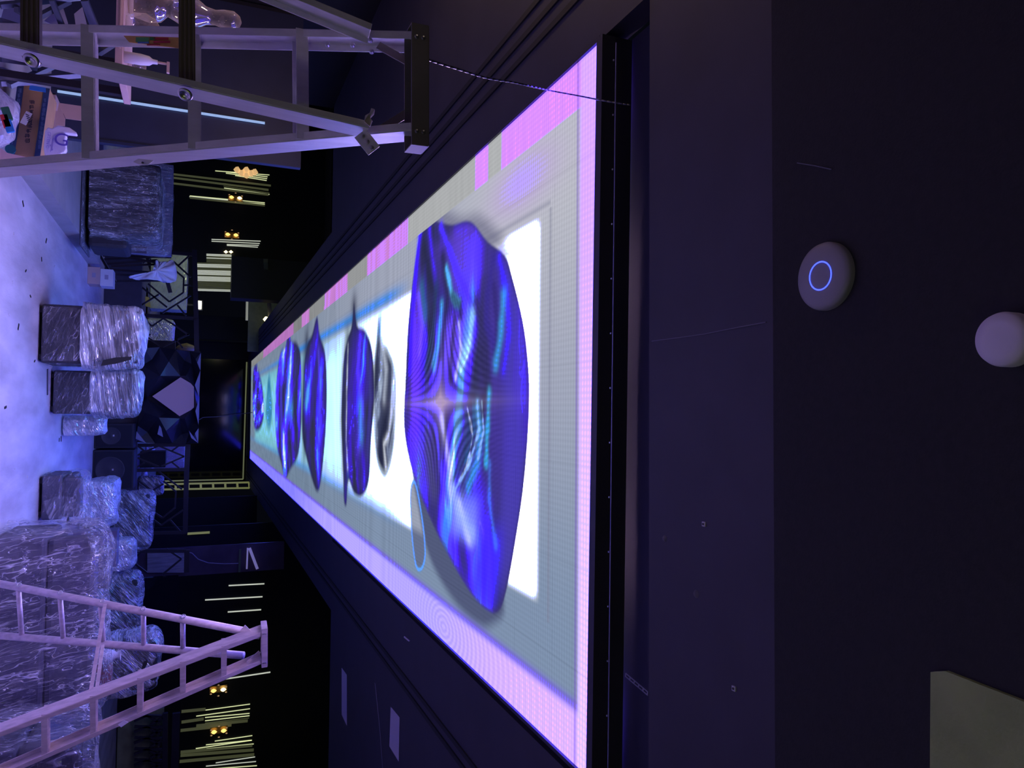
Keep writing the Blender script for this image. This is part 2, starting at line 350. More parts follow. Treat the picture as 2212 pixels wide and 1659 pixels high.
        col = blend(col, L3(*c)+np.zeros((n, 3)), np.exp(-((dd+fbm(u*6, v*6, 78)*.06)/wd)**2)*op)
    # the thin clear loop and the big near shape
    Lp = outline([(893, 1060), (905, 1040), (922, 1130), (927, 1200), (918, 1232), (905, 1222), (896, 1150)])
    dl = sd_poly(u, v, Lp); col = blend(col, L3(92, 100, 130)+np.zeros((n, 3)), (1-sm(dl, -.02, .02))*.85)
    col = blend(col, L3(90, 175, 245)+np.zeros((n, 3)), np.exp(-((dl+.015)/.016)**2)*.8)
    big = [(922, 465), (952, 476), (985, 484), (1015, 476), (1034, 484), (1062, 520), (1100, 550), (1118, 600), (1140, 690), (1151, 770), (1155, 850), (1151, 950), (1141, 1060), (1126, 1160), (1108, 1260), (1090, 1318), (1066, 1322), (1030, 1288), (990, 1225), (950, 1150), (915, 1070), (892, 1000), (879, 920), (882, 820), (888, 700), (900, 590), (912, 510)]
    Bg = outline(big)
    def shf(uu, vv):                            # darker violet towards the near flank, deep blue at the tail
        right = sm(-(vv-4.75), 0, .35)
        return -.28*right*(uu > -.9)-.18*sm(-uu, .9, 1.5)+.22*np.exp(-((uu-.62)/.3)**2-((vv-5.1)/.35)**2)
    liquid(Bg, 41, blue, .55, 2.6, rimc=(62, 56, 120), rw=.07, warp=1.0, shift=shf, gain=1.7, bias=.06)
    def patch(px, py, wx, wy, c, op, lean=0.):    # a broad soft zone inside the big shape, in screen metres
        nonlocal col
        c0 = PZ(px, py, H); a_ = (u-c0.x); b_ = (v-c0.y)+lean*a_
        k_ = np.exp(-(a_/wx)**4*.9-(b_/wy)**4*.9)*op*(1-sm(sd_poly(u, v, Bg), -.06, -.0))*(.75+.5*fbm(u*1.5, v*9, 55)); col = blend(col, L3(*c)+np.zeros((n, 3)), np.clip(k_, 0, 1))
    patch(985, 560, .18, .5, (110, 72, 225), .55); patch(985, 740, .20, .35, (120, 92, 215), .5); patch(1085, 800, .95, .30, (66, 52, 150), .8); patch(1120, 850, 1.2, .17, (74, 60, 190), .7); patch(1110, 1130, .42, .16, (70, 60, 165), .75, -.3)
    patch(955, 610, .30, .55, (48, 48, 92), .75); patch(1010, 560, .25, .35, (92, 66, 205), .7); patch(920, 1000, .25, .32, (82, 66, 170), .6, .35)
    patch(905, 800, .7, .16, (104, 56, 232), .8); patch(1060, 1230, .28, .22, (66, 42, 244), .9, -.3); patch(1010, 1115, .16, .26, (140, 160, 245), .6, -.2); patch(1015, 960, .35, .25, (60, 70, 150), .5)
    for pts, c, wd, op in [
        ([(918, 480), (908, 560), (898, 680), (892, 800)], (66, 30, 246), .06, .9), ([(935, 500), (945, 580), (950, 650)], (74, 40, 235), .05, .8),
        ([(960, 490), (985, 560), (1010, 620), (1030, 660)], (80, 50, 245), .05, .85), ([(1088, 560), (1105, 640), (1110, 720), (1098, 800)], (66, 40, 235), .05, .8),
        ([(925, 540), (935, 600), (948, 640), (940, 700)], (40, 42, 74), .09, .9), ([(950, 620), (944, 720), (928, 790)], (44, 60, 100), .06, .7), ([(912, 640), (920, 700), (914, 760)], (120, 80, 250), .06, .8),
        ([(990, 690), (984, 760), (980, 820)], (48, 44, 84), .045, .75), ([(1000, 700), (1004, 760), (992, 820)], (190, 190, 225), .025, .75), ([(1026, 720), (1018, 770), (1004, 800)], (215, 225, 245), .02, .8),
        ([(1052, 760), (1060, 830), (1052, 890)], (46, 44, 86), .06, .9), ([(1076, 620), (1084, 700), (1078, 760)], (48, 40, 110), .04, .7),
        ([(1040, 880), (1048, 940), (1040, 1000), (1020, 1050)], (60, 150, 205), .05, .75), ([(962, 900), (975, 980), (985, 1060)], (190, 185, 235), .05, .7), ([(950, 920), (960, 1010), (975, 1080)], (84, 60, 246), .05, .7),
        ([(1000, 1090), (1012, 1130), (1022, 1160)], (205, 212, 250), .05, .75), ([(1018, 880), (1030, 940), (1020, 1000), (1000, 1040)], (190, 205, 240), .012, .8), ([(1050, 870), (1054, 930), (1042, 990)], (150, 190, 235), .012, .7), ([(918, 620), (925, 680)], (45, 110, 150), .08, .6),
        ([(965, 560), (975, 640), (968, 700), (960, 770)], (42, 42, 80), .07, .85), ([(972, 580), (985, 640), (1000, 655)], (90, 190, 235), .035, .9),
        ([(985, 640), (1002, 660), (1004, 680)], (40, 40, 76), .05, .8), ([(962, 660), (955, 740), (945, 790)], (70, 170, 220), .045, .8),
        ([(1030, 680), (1022, 740), (1005, 790)], (150, 205, 235), .05, .8), ([(1038, 650), (1058, 740), (1062, 830)], (50, 46, 100), .07, .9),
        ([(1098, 640), (1092, 720), (1080, 790)], (60, 150, 215), .045, .8), ([(1075, 560), (1062, 640), (1060, 700), (1075, 740)], (54, 44, 140), .05, .7),
        ([(1065, 850), (1062, 930), (1060, 1000)], (60, 165, 215), .035, .85), ([(1040, 870), (1044, 930), (1020, 1010), (990, 1060)], (150, 200, 245), .02, .7),
        ([(1010, 880), (1024, 920), (1010, 990), (985, 1040)], (40, 60, 110), .03, .7), ([(1030, 870), (1034, 930), (1012, 1000)], (44, 90, 150), .02, .7),
        ([(930, 930), (934, 1000), (945, 1060)], (66, 64, 120), .09, .85), ([(985, 1060), (1000, 1110), (1030, 1150)], (150, 175, 250), .07, .75),
        ([(1068, 1000), (1066, 1080), (1080, 1180)], (72, 120, 235), .03, .6)]:
        P = [np.array(PZ(a, b, H).xy) for a, b in pts]; dd = np.full(n, 1e9)
        for a, b in zip(P, P[1:]):
            ee = b-a; tt = np.clip(((u-a[0])*ee[0]+(v-a[1])*ee[1])/(ee@ee), 0, 1); dd = np.minimum(dd, np.hypot(u-a[0]-ee[0]*tt, v-a[1]-ee[1]*tt))
        wob = fbm(u*9, v*9, 77)*.05
        col = blend(col, L3(*c)+np.zeros((n, 3)), np.exp(-((dd+wob-.025)/wd)**2)*op)
    # camera moire fringes painted into the picture near its middle
    X = (u+.07)*1.0; Yy = (v-5.55)
    ang = np.sin((X*Yy)*165+6*np.sin(X*3))
    env = np.exp(-(X/.62)**2-(Yy/.85)**2)*(sd_poly(u, v, Bg) < 0)
    col *= (1+.62*ang*env)[:, None]
    star = np.exp(-np.abs(X)*22-np.abs(Yy)*1.8)+np.exp(-np.abs(Yy)*9-np.abs(X)*7)
    col = blend(col, L3(190, 165, 190)+np.zeros((n, 3)), np.clip(star, 0, 1)*.75)
    # border strips
    pink = L3(214, 140, 226); gr = L3(168, 170, 172); lav = L3(176, 162, 246)
    lw = u < -1.52+.0*v
    bands = [(0, 4.32, pink), (4.32, 4.56, gr), (4.56, 4.8, pink), (4.8, 6.6, gr*.95), (6.6, 8.4, pink*.85), (8.4, 9.6, gr*.7), (9.6, 11.5, pink*.8), (11.5, 13.2, gr*.6), (13.2, 14.2, pink*.75), (14.2, 15.5, gr*.5), (15.5, 23, pink*.62), (23, 40, gr*.55)]
    for a, b, c in bands:
        m = lw & (v >= a) & (v < b); col[m] = c*(.93+.14*fbm(u[m]*2, v[m]*30, 9)[:, None])
    k = sm(u, 1.40, 1.47)
    lv = lav+np.zeros((n, 3)); lv = blend(lv, L3(216, 176, 238)+np.zeros((n, 3)), 1-sm(v, 3.5, 6.0)); lv = blend(lv, L3(132, 126, 236)+np.zeros((n, 3)), sm(v, 9, 16))
    fr = np.sin(np.hypot((u-1.6)*6, (v-5.4)*3)*26)*np.exp(-((v-5.2)/1.3)**2); lv = lv*(1+.13*fr)[:, None]*np.array([1, 1, 1])
    col = blend(col, lv, k); col = blend(col, L3(110, 80, 215)+np.zeros((n, 3)), np.exp(-((u-1.42)/.03)**2)*.7)
    near = 1-sm(v, 3.24, 3.29); nb = blend(L3(214, 165, 236)+np.zeros((n, 3)), L3(220, 192, 240)+np.zeros((n, 3)), sm(u, -1.4, 1))
    col = blend(col, nb, near); col = blend(col, L3(120, 90, 190)+np.zeros((n, 3)), np.exp(-((v-3.29)/.012)**2)*.6)
    # cabinet seams and fine rows of pixels
    seam = np.minimum(np.abs((u+1.75) % .5-.0), np.abs((v-3.05) % .5)); col *= (1-.12*np.exp(-(seam/.006)**2))[:, None]
    col *= (.97+.06*np.sin(v*2*np.pi/.028))[:, None]*(.98+.04*np.sin(u*2*np.pi/.03))[:, None]
    # the panel's brightest channels shine far beyond what a photograph can hold
    for ch, th_, k_ in ((0, .70, 27.), (1, .66, 15.), (2, .60, 27.)): col[:, ch] += np.maximum(col[:, ch]-th_, 0)*k_
    return np.clip(col, 0, 30)
cor = [PZ(1313, 90, H), PZ(1290, 1683, H), PZ(542, 990, H), PZ(545, 780, H)]     # near left, near right, far right, far left
NU, NV = 430, 620
uu = np.linspace(0, 1, NU+1); q = np.linspace(0, 1, NV+1); y0, y1 = 3.08, 28.2
vv = (1/(1/y0+(1/y1-1/y0)*(.93*q+.07*q*q))-y0)/(y1-y0)                            # finer rows at the near end
A, Bc, Cc, D = [np.array(p) for p in cor]
U2, V2 = np.meshgrid(uu, vv)
pts = (A*((1-U2)*(1-V2))[..., None]+Bc*(U2*(1-V2))[..., None]+Cc*(U2*V2)[..., None]+D*((1-U2)*V2)[..., None]).reshape(-1, 3)
idx = np.arange((NU+1)*(NV+1)).reshape(NV+1, NU+1)
quads = np.stack([idx[:-1, :-1], idx[1:, :-1], idx[1:, 1:], idx[:-1, 1:]], -1).reshape(-1, 4)
scr = thing('led_screen', (0, 15.6, H-.02), 'long ceiling-mounted LED video screen showing glossy blue and violet liquid shapes', 'screen')
me = bpy.data.meshes.new('display'); me.vertices.add(len(pts)); me.loops.add(quads.size); me.polygons.add(len(quads))
me.vertices.foreach_set('co', (pts-np.array([0, 15.6, H-.02])-np.array([0, 0, .03])).ravel())
me.polygons.foreach_set('loop_start', np.arange(len(quads))*4); me.loops.foreach_set('vertex_index', quads.ravel()); me.update(calc_edges=True)
at = me.color_attributes.new('picture', 'FLOAT_COLOR', 'POINT'); cc = np.ones((len(pts), 4)); cc[:, :3] = picture(pts[:, 0].copy(), pts[:, 1].copy())
at.data.foreach_set('color', cc.ravel())
sm_ = bpy.data.materials.new('led_picture'); sm_.use_nodes = True; nt = sm_.node_tree
for n_ in list(nt.nodes): nt.nodes.remove(n_)
ou = nt.nodes.new('ShaderNodeOutputMaterial'); em = nt.nodes.new('ShaderNodeEmission'); ca = nt.nodes.new('ShaderNodeAttribute'); ca.attribute_name = 'picture'
em.inputs[1].default_value = 1.15
nt.links.new(ca.outputs['Color'], em.inputs[0]); nt.links.new(em.outputs[0], ou.inputs[0])
me.materials.append(sm_); disp = bpy.data.objects.new('display', me); C.objects.link(disp); disp.parent = scr
fr = MB()
def edge(a, b, out, wd, z0, z1):
    a = Vector(a); b = Vector(b); o = Vector(out)*wd
    fr.prism([a.xyz+Vector((0, 0, z0-H)), b.xyz+Vector((0, 0, z0-H)), b+o+Vector((0, 0, z0-H)), a+o+Vector((0, 0, z0-H))], (0, 0, z1-z0))
edge(cor[0], cor[1], (0, -1, 0), .055, H-.06, H+.10); edge(cor[3], cor[2], (0, 1, 0), .05, H-.05, H+.1)
edge(cor[0], cor[3], (-1, 0, 0), .02, H-.045, H+.1); edge(cor[1], cor[2], (1, 0, 0), .02, H-.045, H+.1)
fr.build('frame', frame_m, scr)
tr = MB().bar(PZ(1331, 92, H-.062), PZ(1313, 1700, H-.062), .004, .004); tr.build('edge_strip', mat('edge_metal', (.35, .33, .5), .4, metal=.6), scr)
for k in range(14):
    p = PZ(1326-k*1.2, 130+k*118, H-.061); MB().lathe(p, [(.0001, -.003), (.004, -.003), (.005, .001)], 8).build('screw', steel, scr)
MB().box((-1.78, 3.3, H+.10), (1.78, 28.3, H+.2)).build('backing', frame_m, scr)

# ------------------------------------------------------------------ things on the ceiling
HS = H-.055
def disc(name, px, py, z, r, prof, m, label, cat):
    p = PZ(px, py, z); t = thing(name, p, label, cat); MB().lathe(p, [(r*a, -b) for a, b in prof], 56).build('body', m, t, smooth=True); return t, p
ap, p = disc('wireless_access_point', 1781, 597, HS-.012, .100, [(1.0, -.012), (1.0, .0), (.97, .008), (.85, .014), (.55, .019), (.0001, .021)], mat('access_point_plastic', (.26, .25, .26), .5), 'round white wireless access point with glowing blue ring on the black ceiling', 'access point')
ringm = mat('blue_ring_light', (.02, .02, .2), .4, emit=(.03, .05, 1.0), estr=5.0)
rg = MB(); n = 64; prof = [(.0385, -.0190), (.0400, -.0212), (.0425, -.0208), (.0430, -.0186)]
rg.lathe(PZ(1783, 597, HS-.012), prof, n); rg.build('ring_light', ringm, ap, smooth=True)
sd_, p = disc('smoke_detector', 2167, 733, HS-.03, .062, [(1, -.03), (1, 0), (.93, .012), (.6, .016), (.0001, .018)], mat('detector_plastic', (.62, .58, .64), .6), 'round pale ceiling detector near the edge beyond the access point', 'detector')
def ceil_box(px, py, s, m, label, name='cable_outlet_plate', z=H):
    p = PZ(px, py, z); t = thing(name, p, label, 'outlet')
    MB().box((p.x-s, p.y-s, p.z-.006), (p.x+s, p.y+s, p.z)).build('plate', m, t)
    MB().lathe(p+Vector((0, 0, -.008)), [(.0001, 0), (s*.55, 0), (s*.55, .002)], 16).build('hole', rubber, t)
outl = mat('outlet_white', (.5, .48, .52), .6)
ceil_box(1522, 1132, .0085, outl, 'small square outlet with round hole on the ceiling right of the screen edge')
ceil_box(1587, 1487, .0085, outl, 'small square outlet on the ceiling nearest the olive-lit plaster patch')
for px, py, r, lb in ((1504, 1283, .016, 'faint round cap on the dark ceiling between the two small outlets'), (1436, 1163, .014, 'very faint round cap on the dark ceiling close to the screen slot')):
    p = PZ(px, py, H); tag(MB().lathe(p, [(.0001, -.006), (r*.7, -.005), (r, 0)], 24).build('round_plug', mat('grey_cap', (.09, .085, .1), .7), smooth=True), lb, 'plug')
# plaster patch, greenish light put into its olive colour, near right, slightly proud of the black ceiling
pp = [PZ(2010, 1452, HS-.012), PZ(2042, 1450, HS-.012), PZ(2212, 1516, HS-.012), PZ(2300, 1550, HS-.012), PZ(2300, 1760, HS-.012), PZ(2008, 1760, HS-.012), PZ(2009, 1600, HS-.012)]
struct(MB().prism(pp, (0, 0, .012)).build('trim_5', mat('olive_lit_plaster', (.26, .31, .12), .8, var=.12, scale=5, bump=.9, bscale=9, emit=None)))
# seams, scratches
def strip(name, pts, wd, m, label, cat, z=H, th=.003, group=None):
    P = [PZ(a, b, z-th) for a, b in pts]; b_ = MB()
    for a, b in zip(P, P[1:]): b_.bar(a, b, th, wd)
    return tag(b_.build(name, m), label, cat, group)
tape_m = mat('pale_paper', (.42, .38, .46), .8); seam_m = mat('seam_grey', (.12, .12, .15), .7)
strip('ceiling_seam', [(1408, 737), (1470, 729), (1520, 722), (1600, 706), (1655, 696)], .0035, seam_m, 'thin jagged plaster seam running along the ceiling towards the access point', 'seam')
strip('torn_tape', [(1683, 683), (1692, 676), (1699, 640), (1700, 560), (1701, 520)], .006, seam_m, 'ragged strip of torn tape at the ceiling step beside the access point', 'tape')
strip('scratch_mark', [(1722, 352), (1760, 358), (1796, 366)], .003, seam_m, 'short pale scratch on the black ceiling above the access point', 'scratch', z=HS)
for pts, lb in (([(743, 1447), (743, 1562)], 'narrow pale paper label on the ceiling at the right, farther of two'), ([(850, 1532), (851, 1640)], 'wider pale paper label on the ceiling at the right, nearer of two')):
    a, b = PZ(pts[0][0], pts[0][1], H-.004), PZ(pts[1][0], pts[1][1], H-.004)
for q4, lb in (([(738, 1443), (749, 1458), (749, 1567), (738, 1544)], 'narrow pale paper label on the ceiling right of the screen, the farther one'), ([(844, 1527), (863, 1550), (861, 1645), (841, 1612)], 'wide pale paper label on the ceiling right of the screen, the nearer one')):
    tag(MB().prism([PZ(a, b, H-.004) for a, b in q4], (0, 0, .002)).build('paper_label', tape_m), lb, 'label')
strip('thin_rod', [(810, 1475), (820, 1570), (827, 1665)], .012, mat('rod_grey', (.2, .19, .25), .5), 'thin pale rod fixed along the ceiling between the two paper labels', 'rod')
tag(MB().prism([PZ(a, b, H-.006) for a, b in ((914, 1335), (926, 1345), (927, 1355), (915, 1348))], (0, 0, .004)).build('adhesive_tag', tape_m), 'small pale tag stuck at the right edge of the screen', 'tag')
tag(MB().prism([PZ(a, b, H-.006) for a, b in ((873, 1374), (885, 1384), (883, 1386), (872, 1377))], (0, 0, .004)).build('adhesive_tag', tape_m), 'tiny pale scrap on the ceiling below the tag at the screen edge', 'tag')
# slot between frame and ceiling with perforated angle
struct(MB().box((-1.78, 2.68, H+.12), (6.2, 3.2, H+.125)).build('trim_6', mat('slot_navy', (.012, .014, .04), .7)))
ab = MB(); a, b = PZ(1352, 1458, H-.002), PZ(1399, 1498, H-.002); dd = (b-a); per = Vector((dd.y, -dd.x, 0)).normalized()
ab.bar(a+per*.007, b+per*.007, .003, .004); ab.bar(a-per*.007, b-per*.007, .003, .004)
for k in range(6): ab.bar(a+dd*(k/5)+per*.008, a+dd*(k/5)-per*.008, .003, .006)
tag(ab.build('perforated_bracket', mat('bracket_zinc', (.30, .30, .36), .5, metal=.5)), 'perforated metal angle bracket between the screen frame and ceiling', 'bracket')
# cable from ladder top to screen corner
cb = [PD(921, 128, 2.05), PD(985, 148, 2.2), PD(1050, 168, 2.4), PD(1110, 178, 2.6), PD(1150, 187, 2.8), PZ(1190, 196, H-.09), PZ(1250, 207, H-.08), PZ(1312, 219, H-.075), PZ(1362, 227, H-.02)]
cbs = []
for i in range(len(cb)-1):
    p0, p1, p2, p3 = cb[max(i-1, 0)], cb[i], cb[i+1], cb[min(i+2, len(cb)-1)]
    for j in range(5):
        t_ = j/5; cbs.append(.5*((2*p1)+(p2-p0)*t_+(2*p0-5*p1+4*p2-p3)*t_*t_+(3*p1-p0-3*p2+p3)*t_**3))
cbs.append(cb[-1])
tag(MB().path(cbs, .0035, 8).build('cable', mat('cable_black', (.06, .06, .08), .35), smooth=True), 'thin dark cable running from the ladder top to the screen corner', 'cable')
exec_rest = True

# ------------------------------------------------------------------ step ladders
def to_floor(a, b):                              # line a->b carried on to the floor
    d = b-a; return a+d*((.0-a.z)/d.z)
def hole_ring(mb, p, axis, r): mb.lathe(p, [(r*.55, 0), (r*.6, .003), (r, .003), (r, 0)], 20, axis)
def ladder(name, label, S, mt, mdark):
    fa, fb = S['fa'], S['fb']; ra, rb = S['ra'], S['rb']
    FA, FB = to_floor(*fa), to_floor(*fb); RA, RB = to_floor(*ra), to_floor(*rb)
    base = (FA+FB+RA+RB)/4; base.z = 0
    t = thing(name, base, label, 'ladder')
    wd = (fb[0]-fa[0]).normalized(); dp = S['dep']; th = S['th']
    for top, foot, s in ((fa[0], FA, 1), (fb[0], FB, -1)):
        up = (top-foot).normalized()
        o = MB().channel(top, foot+up*.03, th, dp, wd*s).build('side_rail', mt, t, bevel=.0012)
        MB().obox(foot+up*.025, wd*.022, up.cross(wd)*dp*.62, up*.025).build('rubber_foot', rubber, t)
    for top, foot, s in ((ra[0], RA, 1), (rb[0], RB, -1)):
        up = (top-foot).normalized(); m_ = MB()
        if S['tube']: m_.tube(top, foot+up*.03, S['rr'], n=18)
        else: m_.channel(top, foot+up*.03, .016, .08, wd*s)
        m_.build('rear_rail', mt, t, smooth=S['tube'], bevel=0 if S['tube'] else .001)
        MB().obox(foot+up*.025, wd*.02, up.cross(wd)*.03, up*.025).build('rubber_foot', rubber, t)
    def at(pair, px, top, foot):                  # point on a rail for a picture column
        best = None
        for i in range(601):
            q = top.lerp(foot, i/600); c = M.transposed() @ (q-Vector((0, 0, EYE))); x = CX+F*c.y/(-c.z)
            if best is None or abs(x-px) < best[0]: best = (abs(x-px), q)
        return best[1]
    for px in S['steps']:
        a = at(0, px, fa[0], FA); b = at(0, px, fb[0], FB); fwd = Vector((-wd.y, wd.x, 0)).normalized()
        sp = MB(); mid = (a+b)/2; hw = (b-a).length/2; wv = (b-a).normalized()
        sp.obox(mid, wv*hw, fwd*dp*.5, Vector((0, 0, .002))); sp.obox(mid-fwd*dp*.5-Vector((0, 0, .014)), wv*hw, fwd*.0018, Vector((0, 0, .015))); sp.obox(mid+fwd*dp*.5-Vector((0, 0, .014)), wv*hw, fwd*.0018, Vector((0, 0, .015)))
        for k in range(5): sp.obox(mid+fwd*dp*(.2*k-.4)+Vector((0, 0, .003)), wv*hw, fwd*.0025, Vector((0, 0, .0015)))
        sp.build('step', mt, t)
    k_ = 0
    for pxa, pxb in S['rungs']:
        a = at(1, pxa, ra[0], RA) if not S.get('ralong') else ra[0].lerp(RA, pxa); b = at(1, pxb, rb[0], RB) if not S.get('ralong') else rb[0].lerp(RB, pxa)
        g = MB()
        if S['tube']: g.tube(a-wd*.012, b+wd*.012, S['rung'], n=14)
        else:
            mt = mat('shaded_ribbed_aluminium', (.22, .19, .17), .4, metal=.5)  # same metal as the rails; shade is put into this darker colour
            g.bar(a, b, S['rung']*1.15, S['rung']*1.1)
            for kk in range(4): g.bar(a+(ra[0]-RA).normalized()*(kk-1.5)*S['rung']*.30, b+(rb[0]-RB).normalized()*(kk-1.5)*S['rung']*.30, S['rung']*.12, S['rung']*1.35)
        g.build('rear_rung', mt, t, smooth=S['tube'])
    c = S['cap']; mid = (c[0]+c[1])/2; wv = (c[1]-c[0]).normalized(); fwd = Vector((-wv.y, wv.x, 0)).normalized(); up = wv.cross(fwd); up = up if up.z > 0 else -up
    cap = MB(); hw = (c[1]-c[0]).length/2; cd_ = S['capd']; ch = S['caph']
    cap.obox(mid+up*ch/2, wv*hw, fwd*cd_/2, up*.002)
    cap.obox(mid-fwd*cd_/2, wv*hw, fwd*.002, up*ch/2); cap.obox(mid+fwd*cd_/2, wv*hw, fwd*.002, up*ch/2)
    for s in (-1, 1): cap.obox(mid+wv*s*hw, wv*.0015, fwd*cd_/2, up*ch/2)
    for k in range(9): cap.obox(mid+up*(ch/2+.002)+fwd*cd_*(k-4)/9.5, wv*hw, fwd*.0022, up*.0015)
    cpo = cap.build('top_cap', mdark, t)
    for s in (-1, 1):
        for k in (-1, 1): MB().lathe(mid-fwd*(cd_/2+.002)+wv*s*(hw-.035)+up*k*ch*.2, [(.0001, -.004), (.0045, -.003), (.006, 0)], 12, tuple(-fwd*-1)).build('rivet', steel, cpo)
    for s, top in ((1, fa[0]), (-1, fb[0])):
        q = top; d = ((FA if s == 1 else FB)-top).normalized(); MB().bar(q+d*.10+wd*s*.02, q+d*.015+wd*s*.065, .004, .022, side=tuple(fwd)).build('corner_brace', mt, t)
    return t, FA, FB, RA, RB, wd, fwd, at

A0, A1 = PD(895, 84, 2.06), PD(0, 66, 2.10); B0, B1 = PD(895, 292, 2.06), PD(0, 372, 2.10)
S1 = dict(fa=(A0, A1), fb=(B0, B1), ra=(PD(800, 68, 1.97), PD(600, -14, 1.90)), rb=(PD(790, 286, 1.97), PD(0, 108, 1.66)), dep=.085, th=.020, rr=.030, rung=.032, tube=False,
          steps=(206, 432, 660), rungs=[(405, 405), (68, 68)], cap=(PD(899, 66, 2.03), PD(899, 322, 2.03)), capd=.075, caph=.046)
lad1, FA, FB, RA, RB, wd1, fw1, at1 = ladder('step_ladder', 'large aluminium step ladder close by at the left with wide top cap', S1, alu, mat('ladder_cap_grey', (.20, .18, .17), .5, metal=.4, var=.1))
# hinge plate, rag, rivets, sticker
hp = MB(); a, b = PD(778, 288, 1.955), PD(808, 326, 1.955); hp.bar(a, b, .038, .004, side=tuple(U_)); hpo = hp.build('hinge_plate', alu, lad1, bevel=.001)
for k in (.18, .5, .85): MB().lathe(a.lerp(b, k), [(.0001, .007), (.006, .006), (.007, 0)], 12, tuple(B_)).build('hinge_bolt', steel, hpo)
for px, py in ((800, 88), (803, 112), (708, 97), (762, 98)): MB().lathe(PD(px, py, 2.0), [(.0001, .010), (.005, .009), (.007, 0)], 12, tuple(B_)).build('rail_bolt', steel, lad1)
for px, py in ((68, 130), (400, 204)):
    rr = MB(); rr.lathe(PD(px, py, 1.615+px/800*.3), [(.0001, .001), (.009, .001), (.010, .004), (.016, .003), (.017, 0)], 24, tuple(B_*.62+R_*.8)); rr.build('rung_collar', steel, lad1, smooth=True)
rag = MB(); RP = [PD(805, 262, 1.93), PD(800, 275, 1.93), PD(788, 264, 1.92), PD(790, 252, 1.92), PD(800, 246, 1.92), PD(803, 236, 1.92), PD(810, 238, 1.92), PD(808, 248, 1.93), PD(800, 256, 1.93)]
tag(rag.prism(RP, tuple(B_*.008)).build('tape_scrap', mat('pinkish_tape', (.5, .42, .46), .8)), 'crumpled strip of pinkish tape hanging from the large ladder hinge', 'tape')
stk = MB().prism([PD(a, b, 2.035) for a, b in ((288, 350), (300, 343), (333, 347), (320, 357), (305, 357))], tuple(B_*.002)).build('sticker', mat('sticker_white', (.75, .72, .85), .7), lad1); stk['label'] = 'small white torn sticker'
text('sticker_mark', 'e', ink, lad1, PD(306, 349, 2.03), tuple(R_), tuple(U_), .012)
om = MB().prism([PD(a, b, 2.07) for a, b in ((268, 78), (388, 82), (388, 105), (280, 92))], tuple(B_*.003)).build('printed_sticker', mat('orange_sticker', (.62, .33, .09), .6, var=.15, scale=30), lad1); om['label'] = 'orange printed warning sticker'
for k, (px, py, wx, wy, cl_) in enumerate(((308, 86, 14, 5, (.1, .35, .12)), (330, 84, 6, 3, (.02, .2, .05)), (348, 84, 16, 2, (.4, .02, .03)), (350, 91, 18, 2, (.4, .02, .05)), (310, 92, 12, 2, (.1, .2, .5)), (332, 97, 14, 1.5, (.35, .02, .02)))):
    MB().prism([PD(px-wx, py-wy, 2.066), PD(px+wx, py-wy, 2.066), PD(px+wx, py+wy, 2.066), PD(px-wx, py+wy, 2.066)], tuple(B_*.002)).build('sticker_print', mat('print_%d' % k, cl_, .6), om)

A0, A1 = PD(566, 1357, 4.98), PD(0, 1572, 4.34); B0, B1 = PD(566, 1424, 5.04), PD(60, 1645, 4.45)
S2 = dict(fa=(A0, A1), fb=(B0, B1), ra=(PD(530, 1364, 5.04), PD(0, 1261, 5.30)), rb=(PD(526, 1416, 5.10), PD(0, 1373, 5.36)), dep=.085, th=.03, rr=.026, rung=.017, tube=True,
          steps=(104, 208, 308, 400, 488), rungs=[(40, 47), (130, 137), (217, 224), (310, 310), (395, 395)], cap=(PD(570, 1350, 4.98), PD(570, 1432, 5.05)), capd=.10, caph=.035)
lad2, FA, FB, RA, RB, wd2, fw2, at2 = ladder('step_ladder', 'smaller aluminium step ladder with tubular rear legs standing at the right', S2, alu2, alu2)
for (p, q) in ((PD(227, 1305, 5.15), PD(195, 1500, 4.60)), (PD(222, 1393, 5.2), PD(205, 1520, 4.72))):
    MB().bar(p, q, .022, .006).build('spreader_bar', alu2, lad2)
MB().bar(PD(524, 1356, 4.97), PD(545, 1376, 4.95), .045, .006, side=tuple(U_)).build('hinge_plate', alu2, lad2)
for px in (43, 132, 222, 310, 397):
    cr = MB(); hole_ring(cr, at2(1, px, S2['ra'][0], RA)-wd2*.026+Vector((0, -.012, 0)), tuple(-R_*.7+B_), .017); cr.build('rung_collar', steel, lad2, smooth=True)
lab = MB().prism([PD(a, b, 4.60) for a, b in ((255, 1565), (268, 1556), (278, 1560), (262, 1571))], tuple(B_*.002)).build('sticker', mat('sticker_white', (.75, .72, .85), .7), lad2); lab['label'] = 'small pale rectangular sticker'

# ------------------------------------------------------------------ left platform, panels
plat = mat('platform_concrete', (.36, .35, .37), .7, var=.1, scale=4)
struct(MB().box((-4.5, 4.2, 0), (-2.2, 12.9, .17)).build('trim_7', plat))
pn = thing('partition_panel', (-3.55, 8.62, .17), 'tall glossy dark blue partition panel behind the cartons with vertical strip light', 'panel')
MB().box((-4.48, 8.6, .17), (-2.72, 8.68, 2.6)).build('panel_face', navy, pn)
MB().box((-4.48, 8.595, 1.0), (-4.44, 8.61, 2.55)).build('side_trim', blackmetal, pn)
a, b = PY(124, 197, 8.58), PY(572, 266, 8.58)
MB().bar(a, b, .024, .012).build('strip_light', mat('pale_strip_light', (.5, .6, .7), .5, emit=(.28, .48, .72), estr=.7), pn)
MB().bar(PY(215, 300, 8.59), PY(395, 322, 8.59), .01, .006).build('seam', rubber, pn)

